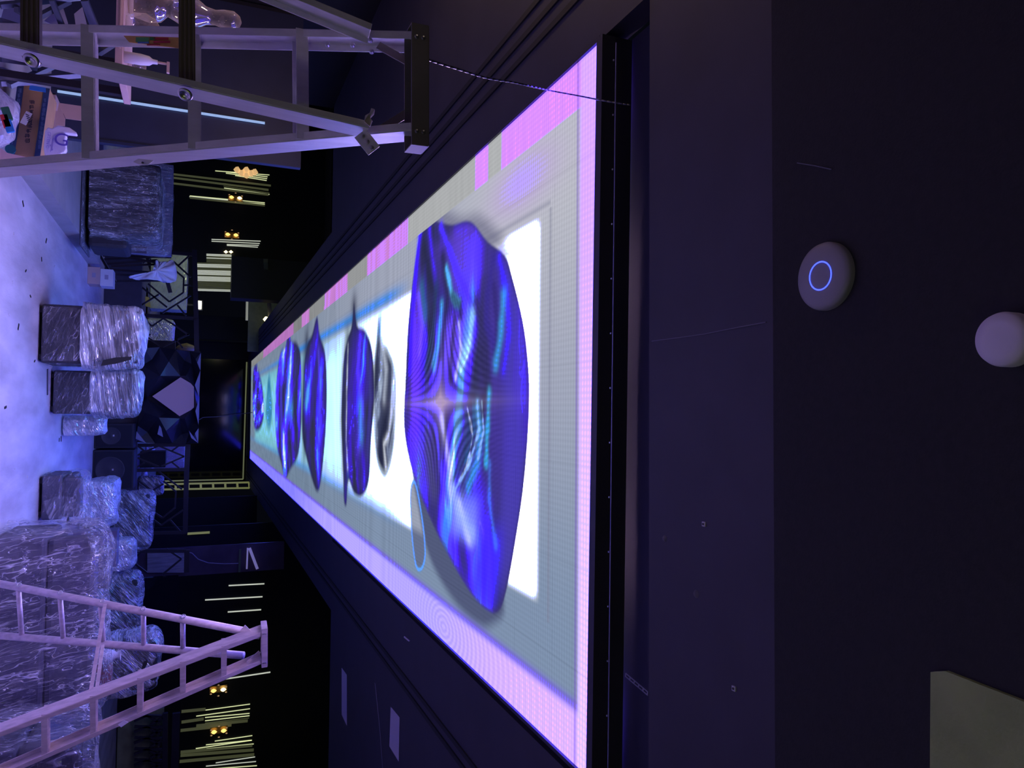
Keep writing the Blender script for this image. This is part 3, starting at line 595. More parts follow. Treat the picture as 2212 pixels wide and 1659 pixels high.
# ------------------------------------------------------------------ furniture wrapped in film
def wrap(parent, lo, hi, m, amp=.03, seed=0, res=26, rotz=0., taper=0., name='plastic_wrap', puff=.02, freq=3.):
    """A wrinkled skin of film drawn round the box lo..hi (room coordinates)."""
    lo = Vector(lo); hi = Vector(hi); cen = (lo+hi)/2; h = (hi-lo)/2; g = MB()
    for ax in range(3):
        for s in (-1, 1):
            if ax == 2 and s < 0: continue
            a1, a2 = [(1, 2), (0, 2), (0, 1)][ax]; P = []
            for i in range(res+1):
                for j in range(res+1):
                    q = Vector((0, 0, 0)); q[ax] = s; q[a1] = i/res*2-1; q[a2] = j/res*2-1
                    rr = max(0, 1-.06*(abs(q.x)**8*abs(q.y)**8+abs(q.x)**8*max(q.z, 0)**8+abs(q.y)**8*max(q.z, 0)**8))
                    p = Vector((q.x*h.x*rr, q.y*h.y*rr, q.z*h.z*rr)); nrm = Vector((q.x/h.x if abs(q.x) > .97 else 0, q.y/h.y if abs(q.y) > .97 else 0, q.z/h.z if q.z > .97 else 0))
                    nrm = nrm.normalized() if nrm.length else Vector((0, 0, 1))
                    w_ = cen+p
                    d = noise.noise(Vector((w_.x*freq+seed, w_.y*freq, w_.z*freq*.8)))*amp*.7+(1-abs(noise.noise(Vector((w_.x*freq*1.2+seed, w_.y*freq*1.2, w_.z*freq*3+w_.x*2+seed))))*2)*amp*.3
                    p = p+nrm*(d+puff); k = 1-taper*(q.z+1)/2; p.x *= k; p.y *= k
                    c_, s_ = math.cos(rotz), math.sin(rotz); P.append(cen+Vector((p.x*c_-p.y*s_, p.x*s_+p.y*c_, p.z)))
            n_ = res+1; g.add(P, [(i*n_+j, (i+1)*n_+j, (i+1)*n_+j+1, i*n_+j+1) for i in range(res) for j in range(res)])
    o = g.build(name, m, parent, smooth=True); return o
filmA = film_mat('film_dense', (.55, .55, 8), .62, 1.0, .028, .16, rot=(0, .16, 0))
filmB = film_mat('film_thin', (1, 1, 5), .10, .6, .012, .04, rot=(0, -.4, 0))
filmC = film_mat('film_slanted', (1, 1, 10), .40, 1.0, .03, .08, rot=(0, .7, 0))
filmD = film_mat('film_horizontal', (5, 5, .55), .14, 1.0, .016, .045, rot=(0, .18, 0))
filmV = film_mat('film_vertical', (9, 9, 1.0), .22, .8, .022, .07)
filmM = film_mat('film_milky', (2.5, 2.5, 5), .4, .5, .05, .5, rot=(0, .5, 0))

def ex(px0, px1, py0, py1, y):                   # box extents from its face in the picture at distance y
    a = PY(px0, (py0+py1)/2, y); b = PY(px1, (py0+py1)/2, y); l = PY((px0+px1)/2, py0, y); r = PY((px0+px1)/2, py1, y)
    return l.x, r.x, a.z, b.z
def armchair(label, px0, px1, py0, py1, y, depth, seed, body, film, split=.45, arms=True, film2=None, z0=0.0, rot=0., name='wrapped_armchair', cat='armchair', group=None):
    x0, x1, za, zb = ex(px0, px1, py0, py1, y); w_ = x1-x0
    t = thing(name, ((x0+x1)/2, y+depth/2, z0), label, cat, group)
    MB().box((x0+.03, y+.03, z0+.03), (x1-.03, y+depth-.03, z0+(zb-z0)*split)).build('base', body, t, bevel=.02)
    MB().box((x0+.05, y+.04, z0+(zb-z0)*split), (x1-.05, y+.22, zb-.03)).build('backrest', body, t, bevel=.04)
    if arms:
        for s in (0, 1):
            xa = x0+.04 if s == 0 else x1-.18
            MB().box((xa, y+.22, z0+(zb-z0)*split), (xa+.14, y+depth-.05, z0+(zb-z0)*.72)).build('armrest', body, t, bevel=.03)
    MB().box((x0+.18, y+.22, z0+(zb-z0)*split), (x1-.18, y+depth-.08, z0+(zb-z0)*(split+.12))).build('seat_cushion', body, t, bevel=.03)
    for sx in (0, 1):
        for sy in (0, 1): MB().box((x0+.07+(w_-.19)*sx, y+.07+(depth-.19)*sy, z0), (x0+.12+(w_-.19)*sx, y+.12+(depth-.19)*sy, z0+.03)).build('foot', blackmetal, t)
    zs = z0+(zb-z0)*split
    if film2: wrap(t, (x0+.02, y+.02, z0+.04), (x1-.02, y+depth-.02, zs+.02), film2, .012, seed, 18, puff=.004)
    wrap(t, (x0+.02, y+.02, (zs-.02) if film2 else z0+.04), (x1-.02, y+depth-.02, zb-.02), film, .085, seed+3, 34, puff=.008, freq=2.6)
    return t
ac = armchair('dark armchair wrapped in clear film in mid floor, left of the pair', 88, 306, 655, 792, 9.3, .75, 1, darkup, filmA, .42, film2=filmB)
MB().prism([PY(a, b, 9.2) for a, b in ((218, 790), (222, 778), (250, 772), (284, 770), (282, 777), (250, 785))], (0, .06, 0)).build('torn_opening', rubber, ac)
armchair('dark armchair wrapped in clear film in mid floor, right of the pair', 117, 300, 796, 900, 10.1, .75, 9, darkup, filmA, .46, film2=filmB)
# plastic bundle tucked behind the right armchair
x0, x1, za, zb = ex(150, 222, 903, 936, 11.0)
b_ = thing('plastic_bundle', ((x0+x1)/2, 11.2, 0), 'low bundle of milky plastic beside the wrapped armchair in mid floor', 'bundle')
MB().box((x0, 11.05, 0), (x1-.03, 11.45, zb-.04)).build('core', darkup, b_, bevel=.05); wrap(b_, (x0, 11.0, .02), (x1, 11.5, zb), filmM, .06, 4, 16)
# loose flat pieces on the floor
for px, py, l_, lb in ((103, 825, 60, 'thin dark strip lying on the floor in front of the wrapped armchairs'),):
    a, b = PZ(px, py-28, .006), PZ(px, py+28, .006); tag(MB().bar(a, b, .006, .05).build('wood_strip', greyup), lb, 'strip')
sp_ = [(505, 30), (640, 66), (706, 40), (610, 28), (585, 56), (948, 132), (1013, 33), (950, 128), (440, 50), (575, 118), (560, 90), (880, 12), (1030, 60), (460, 140), (520, 100), (680, 20), (780, 75)]
for i, (py, px) in enumerate(sp_):
    p = PZ(px, py, .004); a_ = i*1.3; s_ = .009+.006*(i % 3)
    tag(MB().obox(p, Vector((math.cos(a_), math.sin(a_), 0))*s_*1.6, Vector((-math.sin(a_), math.cos(a_), 0))*s_*.5, Vector((0, 0, .003))).build('floor_scrap', rubber if i % 3 else white), ORD[sorted(q_[0] for q_ in sp_).index(py)]+' from the left of the tiny litter scraps on the pale floor', 'scrap', 'litter scattered on the floor')

# large film-covered sofa stack, lower right
def sofa(label, px1, py0, py1, y, depth, body, film, seed, z0=0., name='wrapped_sofa', h=None):
    x0, x1, za, zb = ex(px1-60, px1, py0, py1, y); zb = h or zb
    t = thing(name, ((x0+x1)/2, y+depth/2, z0), label, 'sofa')
    MB().box((x0+.03, y+.03, z0+.03), (x1-.03, y+depth-.03, zb*.5)).build('base', body, t, bevel=.03)
    MB().box((x0+.05, y+.05, zb*.5), (x1-.05, y+.25, zb-.04)).build('backrest', body, t, bevel=.05)
    for k in range(2):
        xm0 = x0+.08+k*(x1-x0-.12)/2; MB().box((xm0, y+.26, zb*.5), (xm0+(x1-x0-.2)/2, y+depth-.08, zb*.62)).build('seat_cushion', body, t, bevel=.04)
    wrap(t, (x0, y, z0+.03), (x1, y+depth, zb-.01), film, .10, seed, 44, puff=.012, freq=2.2)
    return t
sofa('big dark sofa sheeted in creased clear film beside the smaller ladder', 214, 1150, 1560, 7.5, .9, greyup, filmD, 21)
sofa('dark sofa in film standing behind the big sheeted sofa, partly under the ladder', 182, 1600, 1830, 6.35, .8, darkup, filmD, 31)
armchair('slate grey wrapped armchair with torn loose film right of the open floor', 45, 181, 1022, 1130, 9.6, .8, 41, greyup, filmB, .5, film2=filmB)
# loose sheet flap
fl = MB(); P_ = [(95, 1082), (130, 1070), (160, 1075), (178, 1100), (205, 1125), (200, 1140), (150, 1128), (110, 1130), (100, 1105)]
fp = [PY(a, b, 9.60-.01*(i % 3)) for i, (a, b) in enumerate(P_)]
tag(MB().prism(fp, (0, -.012, 0)).build('loose_film', filmB), 'torn flap of loose film hanging on the slate grey armchair', 'film')
armchair('pale wrapped armchair standing behind the slate grey armchair', 181, 248, 1040, 1135, 11.6, .7, 51, fabric_l, filmM, .4)
armchair('tall dark crate wrapped in shiny creased film in front of the railing', 250, 328, 1062, 1192, 12.6, .6, 61, darkup, filmC, .5, arms=False, name='wrapped_crate', cat='crate')
armchair('narrow slate cushion stack leaning in film behind the big sheeted sofa', 195, 246, 1175, 1285, 9.2, .5, 71, greyup, filmB, .5, arms=False, name='wrapped_cushion_stack', cat='cushions')
x0, x1, za, zb = ex(225, 252, 1147, 1225, 10.6)
tag(MB().box((x0, 10.6, 0), (x1, 10.9, zb)).build('purple_carton', mat('purple_grey_board', (.13, .11, .19), .8)), 'plain dark purple carton between the wrapped cushions and the round bundle', 'carton')
x0, x1, za, zb = ex(250, 285, 1170, 1230, 11.6)
b_ = thing('plastic_bundle', ((x0+x1)/2, 11.8, 0), 'rounded bundle of bright crumpled film beside the purple carton', 'bundle')
MB().box((x0+.04, 11.66, 0), (x1-.04, 12.0, zb-.05)).build('core', darkup, b_, bevel=.05); wrap(b_, (x0, 11.62, .02), (x1, 12.05, zb), filmM, .07, 14, 18)
# dark wrapped heap below and behind the small ladder
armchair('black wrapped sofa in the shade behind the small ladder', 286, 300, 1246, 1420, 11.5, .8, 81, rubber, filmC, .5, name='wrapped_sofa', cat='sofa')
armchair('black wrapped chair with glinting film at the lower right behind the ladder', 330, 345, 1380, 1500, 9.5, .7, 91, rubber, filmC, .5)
q = PY(232, 1418, 8.70); ZC = q.z-.11
cup = thing('plastic_bag', (q.x, q.y, ZC), 'small white plastic bag seen through the small ladder', 'bag')
tag(MB().box((q.x-.15, 8.56, 0), (PY(240, 1495, 8.6).x, 9.0, ZC)).build('black_crate', blackmetal, bevel=.01), 'low black crate behind the small ladder carrying the white bag', 'crate')
MB().lathe(q, [(.0001, -.11), (.06, -.10), (.075, -.02), (.06, .05), (.035, .08), (.055, .12)], 18).build('bag_body', mat('bag_white', (.62, .6, .72), .6, bump=.4), cup, smooth=True)
q = PY(240, 1455, 8.6); tag(MB().box((q.x-.12, 8.79, ZC), (q.x+.2, 8.98, ZC+.14)).build('red_cushion', mat('dark_red_fabric', (.20, .03, .035), .8, bump=.3), bevel=.03), 'dark red cushion lying behind the small ladder', 'cushion')

# left platform: wrapped stacks
x0, x1, za, zb = ex(188, 345, 345, 538, 10.8)
t = thing('wrapped_sofa', ((x0+x1)/2, 11.2, .17), 'dark quilted sofa in creased film on the left platform', 'sofa')
MB().box((x0, 10.85, za), (x1-.22, 11.6, zb)).build('backrest', darkup, t, bevel=.04); MB().box((x1-.3, 10.95, za), (x1-.03, 11.6, za+(zb-za)*.55)).build('seat', darkup, t, bevel=.05)
wrap(t, (x0, 10.8, za+.02), (x1-.16, 11.66, zb), filmV, .05, 101, 34)
x0b, x1b, zab, zbb = ex(90, 186, 340, 525, 10.7)
zbb = za-.03; t = thing('wrapped_plinth', ((x0b+x1b)/2, 11.1, .17), 'blue-grey wrapped plinth carrying the quilted sofa on the left platform', 'plinth')
MB().box((x0b, 10.75, .17), (x1b, 11.6, zbb-.02)).build('core', greyup, t, bevel=.02); wrap(t, (x0b, 10.72, .19), (x1b, 11.62, zbb-.01), filmV, .015, 111, 24, puff=.004)
x0c, x1c, zac, zbc = ex(300, 372, 350, 548, 12.2)
t = thing('wrapped_board_stack', ((x0c+x1c)/2, 12.4, .17), 'tall blue-grey board wrapped in film behind the quilted sofa', 'board')
MB().box((x0c, 12.25, .17), (x1c, 12.4, zbc)).build('board', mat('blue_grey_board', (.16, .17, .28), .6, var=.1), t); wrap(t, (x0c, 12.2, .2), (x1c, 12.45, zbc), filmV, .02, 121, 22, puff=.006)
x0d, x1d, zad, zbd = ex(268, 316, 500, 542, 12.0)
tag(MB().box((x0d, 11.95, .17), (x1d, 12.15, zbd)).build('brown_carton', mat('shaded_carton', (.10, .06, .05), .8)), 'small dark brown carton next to the quilted sofa', 'carton')
# leaning frames (folded racks) and white cloth
rk = thing('folded_rack', (-2.25, 13.2, 0), 'black folded metal rack with crossed bars below the white cloth', 'rack')
for pts in ([(203, 531), (370, 546)], [(205, 533), (250, 610)], [(252, 607), (372, 606)], [(218, 545), (362, 572)], [(225, 560), (360, 553)], [(232, 570), (340, 562)], [(236, 582), (350, 590)], [(243, 592), (330, 598)], [(222, 552), (370, 556)], [(240, 575), (365, 570)]):
    MB().bar(PY(*pts[0], 13.3), PY(*pts[1], 13.25+.02*len(rk.children)), .03, .03).build('bar', blackmetal, rk)
for py in (532, 610): MB().bar(PY(362, py, 13.2), PY(368, py+22, 13.2), .06, .05).build('clamp', blackmetal, rk)
MB().prism([PY(a, b, 13.28) for a, b in ((203, 534), (209, 533), (252, 606), (247, 613))], (0, .04, 0)).build('glass_edge', mat('edge_grey', (.2, .21, .26), .3), rk)
cm = MB(); P_ = [(375, 562), (378, 606), (340, 606), (280, 602), (318, 592), (330, 583), (338, 564), (350, 566)]
ring = [PY(a, b, 13.12) for a, b in smooth_closed([(a, b) for a, b in P_], 9)]
cen = sum(ring, Vector())/len(ring); vsx = [cen+Vector((0, -.06, 0))]; fsx = []; nr = len(ring)
for k in range(1, 7):
    for i, p in enumerate(ring):
        q = cen.lerp(p, k/6); q.y += .07*math.sin(i*.72+k*.5)*k/6+.03*math.sin(i*1.7)-.03*(1-k/6)+(q.z-.9)*.3; vsx.append(q)
for i in range(nr): fsx.append((0, 1+i, 1+(i+1) % nr))
for k in range(5):
    for i in range(nr): fsx.append((1+k*nr+i, 1+(k+1)*nr+i, 1+(k+1)*nr+(i+1) % nr, 1+k*nr+(i+1) % nr))
o = MB().add(vsx, fsx).build('white_cloth', cloth_m, smooth=True); o.modifiers.new('thick', 'SOLIDIFY').thickness = .01
tag(o, 'crumpled white cloth draped over the black folded rack', 'cloth')
for k, (py0, py1, px0, px1) in enumerate(((574, 612, 191, 211), (577, 620, 212, 235))):
    x0, x1, za, zb = ex(px0, px1, py0, py1, 12.95)
    pass
x0, x1, za, zb = ex(191, 234, 576, 613, 12.9)
zm = (za+zb)/2; za = max(za, 0.0)
for z0_, z1_, sh, lb in ((0.0, .17, 0, 'small pale cardboard box on the floor at the platform corner, lower of two'), (.171, .345, .02, 'small white box stacked on the pale box at the platform corner')):
    bx = thing('small_box', ((x0+x1)/2, 13.05, z0_), lb, 'box'); MB().box((x0+sh, 12.95, z0_), (x1+sh, 13.25, z1_)).build('body', white if sh else pinkboard, bx, bevel=.004)
    MB().box((x0+.09+sh, 12.946, z0_+.06), (x0+.16+sh, 12.951, z0_+.11)).build('handle_slot', mat('slot_grey', (.4, .36, .45), .8), bx)

# ------------------------------------------------------------------ cartons, bags and table on the left
kb = thing('carton', PY(0, 260, 6.6), 'long brown carton with dark blue printed bands and a white label', 'carton'); kb.location.z = .17
o4 = [PY(18, 334, 6.55), PY(38, 180, 6.65), PY(108, 192, 6.65), PY(86, 344, 6.55)]
MB().prism(o4, (0, .3, .0)).build('body', cardboard, kb)
MB().prism([o4[0], o4[1], o4[1].lerp(o4[2], .2), o4[0].lerp(o4[3], .2)], (0, -.006, 0)).build('print_band', blueprint, kb)
MB().prism([o4[3].lerp(o4[0], .18), o4[2].lerp(o4[1], .18), o4[2], o4[3]], (0, -.006, 0)).build('print_band', blueprint, kb)
xd = (o4[1]-o4[0]); ydv = (o4[3]-o4[0]); bl_ = mat('faded_blue_print', (.10, .17, .30), .7)
MB().prism([PY(a, b, 6.5) for a, b in ((65, 184), (99, 190), (99, 200), (63, 194))], (0, -.004, 0)).build('blue_tape', mat('bright_blue_tape', (.05, .28, .75), .6), kb)
MB().prism([PY(a, b, 6.49) for a, b in ((57, 240), (70, 246), (56, 271), (43, 265))], (0, -.004, 0)).build('shipping_label', white, kb)
lt = MB()
for k in range(5): lt.bar(PY(59+k*1.5-4, 246+k*4.6, 6.484), PY(59+k*1.5+4, 250+k*4.6, 6.484), .006, .002)
lt.build('label_print', ink, kb)
MB().lathe(PY(23, 323, 6.52), [(.0001, .012), (.035, .01), (.035, 0)], 20, (0, -1, 0)).build('round_mark', mat('teal_mark', (.01, .13, .16), .7), kb)
sx = (o4[1]-o4[0]).normalized()
upc = (o4[3]-o4[0]).normalized(); rtc = -(sx)
def worn_print(par, m_, p0, p1, yy, n_, wpx, seed, name):
    """A row of printed characters too worn and small to read: clusters of short strokes."""
    rs = random.Random(seed); g = MB()
    for k in range(n_):
        cx_ = p0[0]+(p1[0]-p0[0])*(k+.5)/n_; cy_ = p0[1]+(p1[1]-p0[1])*(k+.5)/n_; hh = abs(p1[1]-p0[1])/n_*.36
        for q_ in range(rs.randint(3, 4)):
            oy = (q_/3-.5)*2*hh; l_ = wpx*rs.uniform(.55, 1); ox = rs.uniform(-.12, .12)*wpx
            g.bar(PY(cx_-l_/2+ox, cy_+oy, yy), PY(cx_+l_/2+ox, cy_+oy, yy), .0055, .001, side=tuple(rtc))
        for q_ in range(2):
            ox = rs.uniform(-.4, .4)*wpx; g.bar(PY(cx_+ox, cy_-hh, yy), PY(cx_+ox, cy_+hh, yy), .0055, .001, side=tuple(upc))
    return g.build(name, m_, par)
worn_print(kb, ink, (70, 216), (58, 309), 6.51, 9, 12, 3, 'dark_print')
worn_print(kb, bl_, (44, 190), (24, 312), 6.51, 11, 7, 5, 'pale_print')
worn_print(kb, bl_, (98, 212), (84, 322), 6.51, 11, 7, 8, 'pale_print')
# open plain carton behind
oc = thing('open_carton', (-3.1, 7.6, .17), 'plain open carton with raised flaps behind the printed carton', 'carton')
z0 = .17
P1 = [PY(88, 344, 6.9), PY(104, 192, 6.95), PY(118, 205, 7.0), PY(118, 300, 6.95)]
x0, x1, za, zb = ex(90, 118, 200, 335, 7.42)
MB().box((x0, 7.42, .17), (x1, 7.43, zb)).box((x0, 7.82, .17), (x1, 7.83, zb)).box((x0, 7.42, .17), (x0+.01, 7.83, zb)).box((x1-.01, 7.42, .17), (x1, 7.83, zb)).build('body', pinkboard, oc)
MB().prism([PY(a, b, 7.38) for a, b in ((126, 222), (182, 230), (187, 240), (187, 262), (142, 256))], (0, .008, 0)).build('flap', pinkboard, oc)
MB().prism([PY(a, b, 7.37) for a, b in ((118, 270), (127, 224), (141, 256), (140, 272))], (0, .008, 0)).build('flap', pinkboard, oc)
MB().prism([PY(a, b, 7.35) for a, b in ((107, 192), (118, 218), (112, 252), (106, 262))], (0, .008, 0)).build('flap', cardboard, oc)
tag(MB().prism([PY(a, b, 6.40) for a, b in ((15, 330), (88, 346), (50, 364), (0, 345), (0, 318))], (0, .01, 0)).build('cardboard_sheet', pinkboard), 'loose flat cardboard sheet lying under the printed carton', 'cardboard')
bg = thing('plastic_bag', (PY(120, 310, 6.4).x, 6.42, .17), 'white plastic carrier bag printed with a large purple G', 'bag')
P_ = [(97, 282), (103, 274), (112, 277), (125, 270), (150, 275), (165, 285), (166, 290), (140, 287), (144, 293), (141, 300), (143, 322), (140, 328), (112, 343), (97, 342), (94, 318)]
bgp = [PY(a, b, 6.38) for a, b in P_]; ob = MB().prism(bgp, (0, .06, 0)).build('bag_body', mat('bag_lavender', (.74, .72, .86), .55, bump=.5, bscale=10), bg, bevel=.012)
text('bag_letter', 'G', purple_ink, bg, PY(114, 311, 6.355), tuple(upc), tuple(sx), .14)
text('bag_print', 'GREEN C', mat('pale_purple_ink', (.42, .38, .72), .7), bg, PY(103, 284, 6.355), tuple(-sx), tuple(upc), .032)
worn_print(bg, MATS['pale_purple_ink'], (109, 312), (113, 326), 6.355, 3, 4, 2, 'pale_print')
lt = MB()
for k in range(4): lt.bar(PY(113+k*1.2, 300-k, 6.355), PY(112+k*1.2-3, 328-k*2, 6.355), .0035, .002)
lt.build('bag_small_print', MATS['pale_purple_ink'], bg)
# clear bag with colourful things at picture bottom-left
cbg = thing('clear_bag', (PY(15, 240, 6.2).x, 6.25, .17), 'clear crumpled plastic bag of small parts in front of the printed carton', 'bag')
x0, x1, za, zb = ex(-60, 15, 185, 300, 6.2)
wrap(cbg, (x0, 6.2, .2), (x1, 6.42, zb), filmM, .05, 131, 16, name='bag_film', taper=.3)
for px, py, c, lb in ((13, 262, (.6, .03, .04), 'r'), (19, 272, (.03, .25, .6), 'b'), (15, 246, (.03, .16, .08), 'g')):
    q = PY(px, py, 6.12); MB().obox(q, Vector((.045, 0, .015)), Vector((0, .012, 0)), Vector((-.008, 0, .024))).build('wrapper', mat('wrapper_'+lb, c, .4), cbg, bevel=.005)
# high table carrying glassware
tbx = thing('display_table', (-2.9, 5.6, 0), 'tall pale-topped table at the far left carrying clear glass sculptures', 'table')
TZ = PY(272, 60, 5.5).z
pl = PY(272, 160, 5.5); MB().box((-4.0, 5.35, TZ-.045), (pl.x+.02, 6.0, TZ)).build('tabletop', pinkboard, tbx, bevel=.004)
for x in (-3.9, pl.x-.06):
    for y in (5.42, 5.9): MB().box((x, y, 0), (x+.05, y+.05, TZ-.045)).build('leg', blackmetal, tbx)
def clear_mat(name):
    m = bpy.data.materials.new(name); m.use_nodes = True; nt = m.node_tree; N = nt.nodes; L = nt.links
    for n in list(N): N.remove(n)
    out = N.new('ShaderNodeOutputMaterial'); lw = N.new('ShaderNodeLayerWeight'); lw.inputs[0].default_value = .35
    tr = N.new('ShaderNodeBsdfTransparent'); gl = N.new('ShaderNodeBsdfGlossy'); gl.inputs['Roughness'].default_value = .05; df = N.new('ShaderNodeBsdfDiffuse'); df.inputs[0].default_value = (.85, .70, .50, 1)
    tl = N.new('ShaderNodeBsdfTranslucent'); tl.inputs[0].default_value = (.9, .72, .5, 1)
    a = N.new('ShaderNodeMixShader'); a.inputs[0].default_value = .5; L.new(df.outputs[0], a.inputs[1]); L.new(tl.outputs[0], a.inputs[2])
    b = N.new('ShaderNodeMixShader'); b.inputs[0].default_value = .5; L.new(a.outputs[0], b.inputs[1]); L.new(gl.outputs[0], b.inputs[2])
    nz = N.new('ShaderNodeTexNoise'); nz.inputs['Scale'].default_value = 14; nz.inputs['Detail'].default_value = 3; nz.inputs['Distortion'].default_value = 1.5
    tc = N.new('ShaderNodeTexCoord'); L.new(tc.outputs['Object'], nz.inputs['Vector'])
    bp = N.new('ShaderNodeBump'); bp.inputs['Strength'].default_value = .35; L.new(nz.outputs['Fac'], bp.inputs['Height']); L.new(bp.outputs[0], gl.inputs['Normal']); L.new(bp.outputs[0], lw.inputs['Normal'])
    mr = N.new('ShaderNodeMapRange'); mr.inputs['To Min'].default_value = .16; mr.inputs['To Max'].default_value = .95; L.new(lw.outputs['Facing'], mr.inputs['Value'])
    c = N.new('ShaderNodeMixShader'); L.new(mr.outputs[0], c.inputs[0]); L.new(tr.outputs[0], c.inputs[1]); L.new(b.outputs[0], c.inputs[2]); L.new(c.outputs[0], out.inputs[0])
    return m
gm = clear_mat('clear_amber_glass')
def bulbs(label, px, py, prof, y):
    q = PY(px, py, y); q.z = TZ; t = thing('glass_sculpture', q, label, 'sculpture')
    MB().lathe(q, prof, 32).build('glass_body', gm, t, smooth=True); return t, q
bulbs('large clear glass sculpture of stacked bulbs on the tall table', 383, 22, [(.0001, 0), (.085, .005), (.10, .05), (.115, .13), (.10, .20), (.055, .245), (.075, .29), (.11, .36), (.10, .43), (.06, .49), (.05, .55), (.062, .60), (.066, .67), (.04, .71), (.0001, .725)], 5.62)
bulbs('lower glass bulb beside the large glass sculpture on the tall table', 320, 64, [(.0001, 0), (.07, .004), (.09, .05), (.098, .12), (.07, .18), (.03, .205), (.0001, .21)], 5.5)
bulbs('short clear glass tumbler next to the white pump bottle', 283, 140, [(.0001, 0), (.055, .003), (.06, .06), (.045, .11), (.0001, .115)], 5.7)
pbq = PY(300, 128, 5.42); pbq.z = TZ; pb = thing('pump_bottle', pbq, 'white pump bottle standing on the tall table by the glassware', 'bottle')
MB().lathe(pbq, [(.0001, 0), (.036, .002), (.036, .10), (.03, .15), (.016, .17), (.014, .2)], 26).build('body', white, pb, smooth=True)
MB().tube(pbq+Vector((0, 0, .2)), pbq+Vector((0, 0, .26)), .008).box(pbq+Vector((-.012, -.012, .255)), pbq+Vector((.06, .012, .272))).build('pump_head', mat('pump_cream', (.62, .45, .36), .5), pb)
rs = MB().box((PY(0, 140, 5.4).x-.55, 5.34, TZ-.02), (pl.x-.1, 5.36, TZ-.01)).build('edge_band', mat('edge_cream', (.7, .5, .4), .7), tbx)
# steel lattice frames leaning under the table
sf = mat('blue_grey_steel', (.16, .18, .24), .45, metal=.4)
lf = thing('steel_frame_stack', (PY(60, 60, 6.1).x, 6.1, .17), 'stack of blue-grey welded steel frames under the tall table', 'frames')
for (a, b) in (((0, 12), (190, -8)), ((0, 44), (60, 62)), ((55, 58), (170, 60)), ((35, 20), (75, 42)), ((80, 38), (150, 2)), ((185, 0), (212, 68)), ((0, 58), (150, 70)), ((180, 0), (203, 62)), ((0, 150), (60, 170)), ((0, 128), (70, 138)), ((20, 185), (120, 140)), ((70, 140), (80, 156)), ((60, 170), (200, 160)), ((205, 120), (245, 95)), ((0, 180), (110, 176)), ((112, 0), (140, 70)), ((0, 100), (120, 118))):
    MB().bar(PY(a[0], a[1], 6.12), PY(b[0], b[1], 6.3), .034, .034).build('bar', sf, lf)
for k, pts in enumerate((((10, 10), (58, 18), (48, 52), (2, 40)), ((95, 45), (135, 12), (150, 60), (110, 52)), ((160, 30), (178, 15), (190, 62), (165, 66)))):
    MB().prism([PY(a, b, 6.5) for a, b in pts], (0, .01, 0)).build('sheet', mat('lavender_sheet', (.42, .42, .62), .6), lf)

# ------------------------------------------------------------------ stage, railings, booth, speakers
struct(MB().box((-2.9, 15.1, 0), (3.2, 22, .60)).build('trim_8', mat('stage_front', (.06, .055, .075), .6, var=.1)))
def rail_panel(label, y, posts, rails, lines, wd=.035):
    allp = [PY(a, b, y) for l in posts+rails for a, b in l]
    t = thing('railing_panel', (sum(p.x for p in allp)/len(allp), y, .60), label, 'railing')
    for (a, b) in posts: MB().bar(PY(*a, y), PY(*b, y), .06, .05).build('post', blackmetal, t)
    for (a, b) in rails: MB().bar(PY(*a, y), PY(*b, y), .085, .06).build('rail', blackmetal, t)
    for l in lines:
        P = [PY(a, b, y) for a, b in l]; g = MB()
        for a, b in zip(P, P[1:]): g.bar(a, b, wd, .03, side=(0, 1, 0))
        g.build('lattice_bar', blackmetal, t)
    return t
RY = 15.25
rail_panel('black geometric lattice railing at the left end of the stage', RY+.06, [((296, 540), (418, 550)), ((295, 680), (418, 688))], [((420, 540), (424, 690))],
  [[(375, 565), (412, 599)], [(408, 553), (385, 574)], [(377, 583), (397, 600), (396, 632), (366, 652), (320, 613)], [(297, 613), (361, 664)], [(296, 665), (343, 636)], [(351, 676), (412, 638)], [(383, 659), (402, 682)], [(397, 616), (412, 616)], [(300, 575), (340, 545)]])
rail_panel('black lattice railing between the left railing and the faceted booth', RY, [((300, 757), (425, 762))], [((424, 690), (425, 762))],
  [[(303, 680), (328, 705), (353, 688), (373, 700), (408, 724)], [(312, 724), (350, 750), (408, 722)], [(380, 733), (395, 752)], [(297, 740), (325, 722)]])
rail_panel('short black diamond lattice railing right of the faceted booth', RY, [((292, 962), (400, 961)), ((290, 1016), (400, 1014))], [((406, 960), (403, 1016))],
  [[(295, 961), (312, 974)], [(293, 985), (343, 963), (398, 986), (349, 1007)], [(389, 961), (371, 974)], [(293, 987), (343, 1008)], [(292, 1012), (312, 999)], [(387, 1011), (371, 998)]])
rail_panel('black geometric lattice railing at the right end of the stage', RY+.06, [((292, 1152), (400, 1150))], [((403, 1016), (400, 1152))],
  [[(285, 1029), (329, 1060), (353, 1045)], [(343, 1019), (393, 1057)], [(353, 1039), (380, 1062), (378, 1097), (351, 1119), (330, 1105)], [(395, 1102), (348, 1135), (329, 1121)], [(368, 1124), (389, 1148)]], .03)
rail_panel('black lattice railing glimpsed in the gap right of the stage', 14.2, [((290, 1190), (402, 1190))], [((404, 1188), (403, 1236))],
  [[(284, 1212), (318, 1180)], [(284, 1212), (318, 1238)], [(392, 1207), (352, 1240)], [(392, 1207), (360, 1186)]], .04)
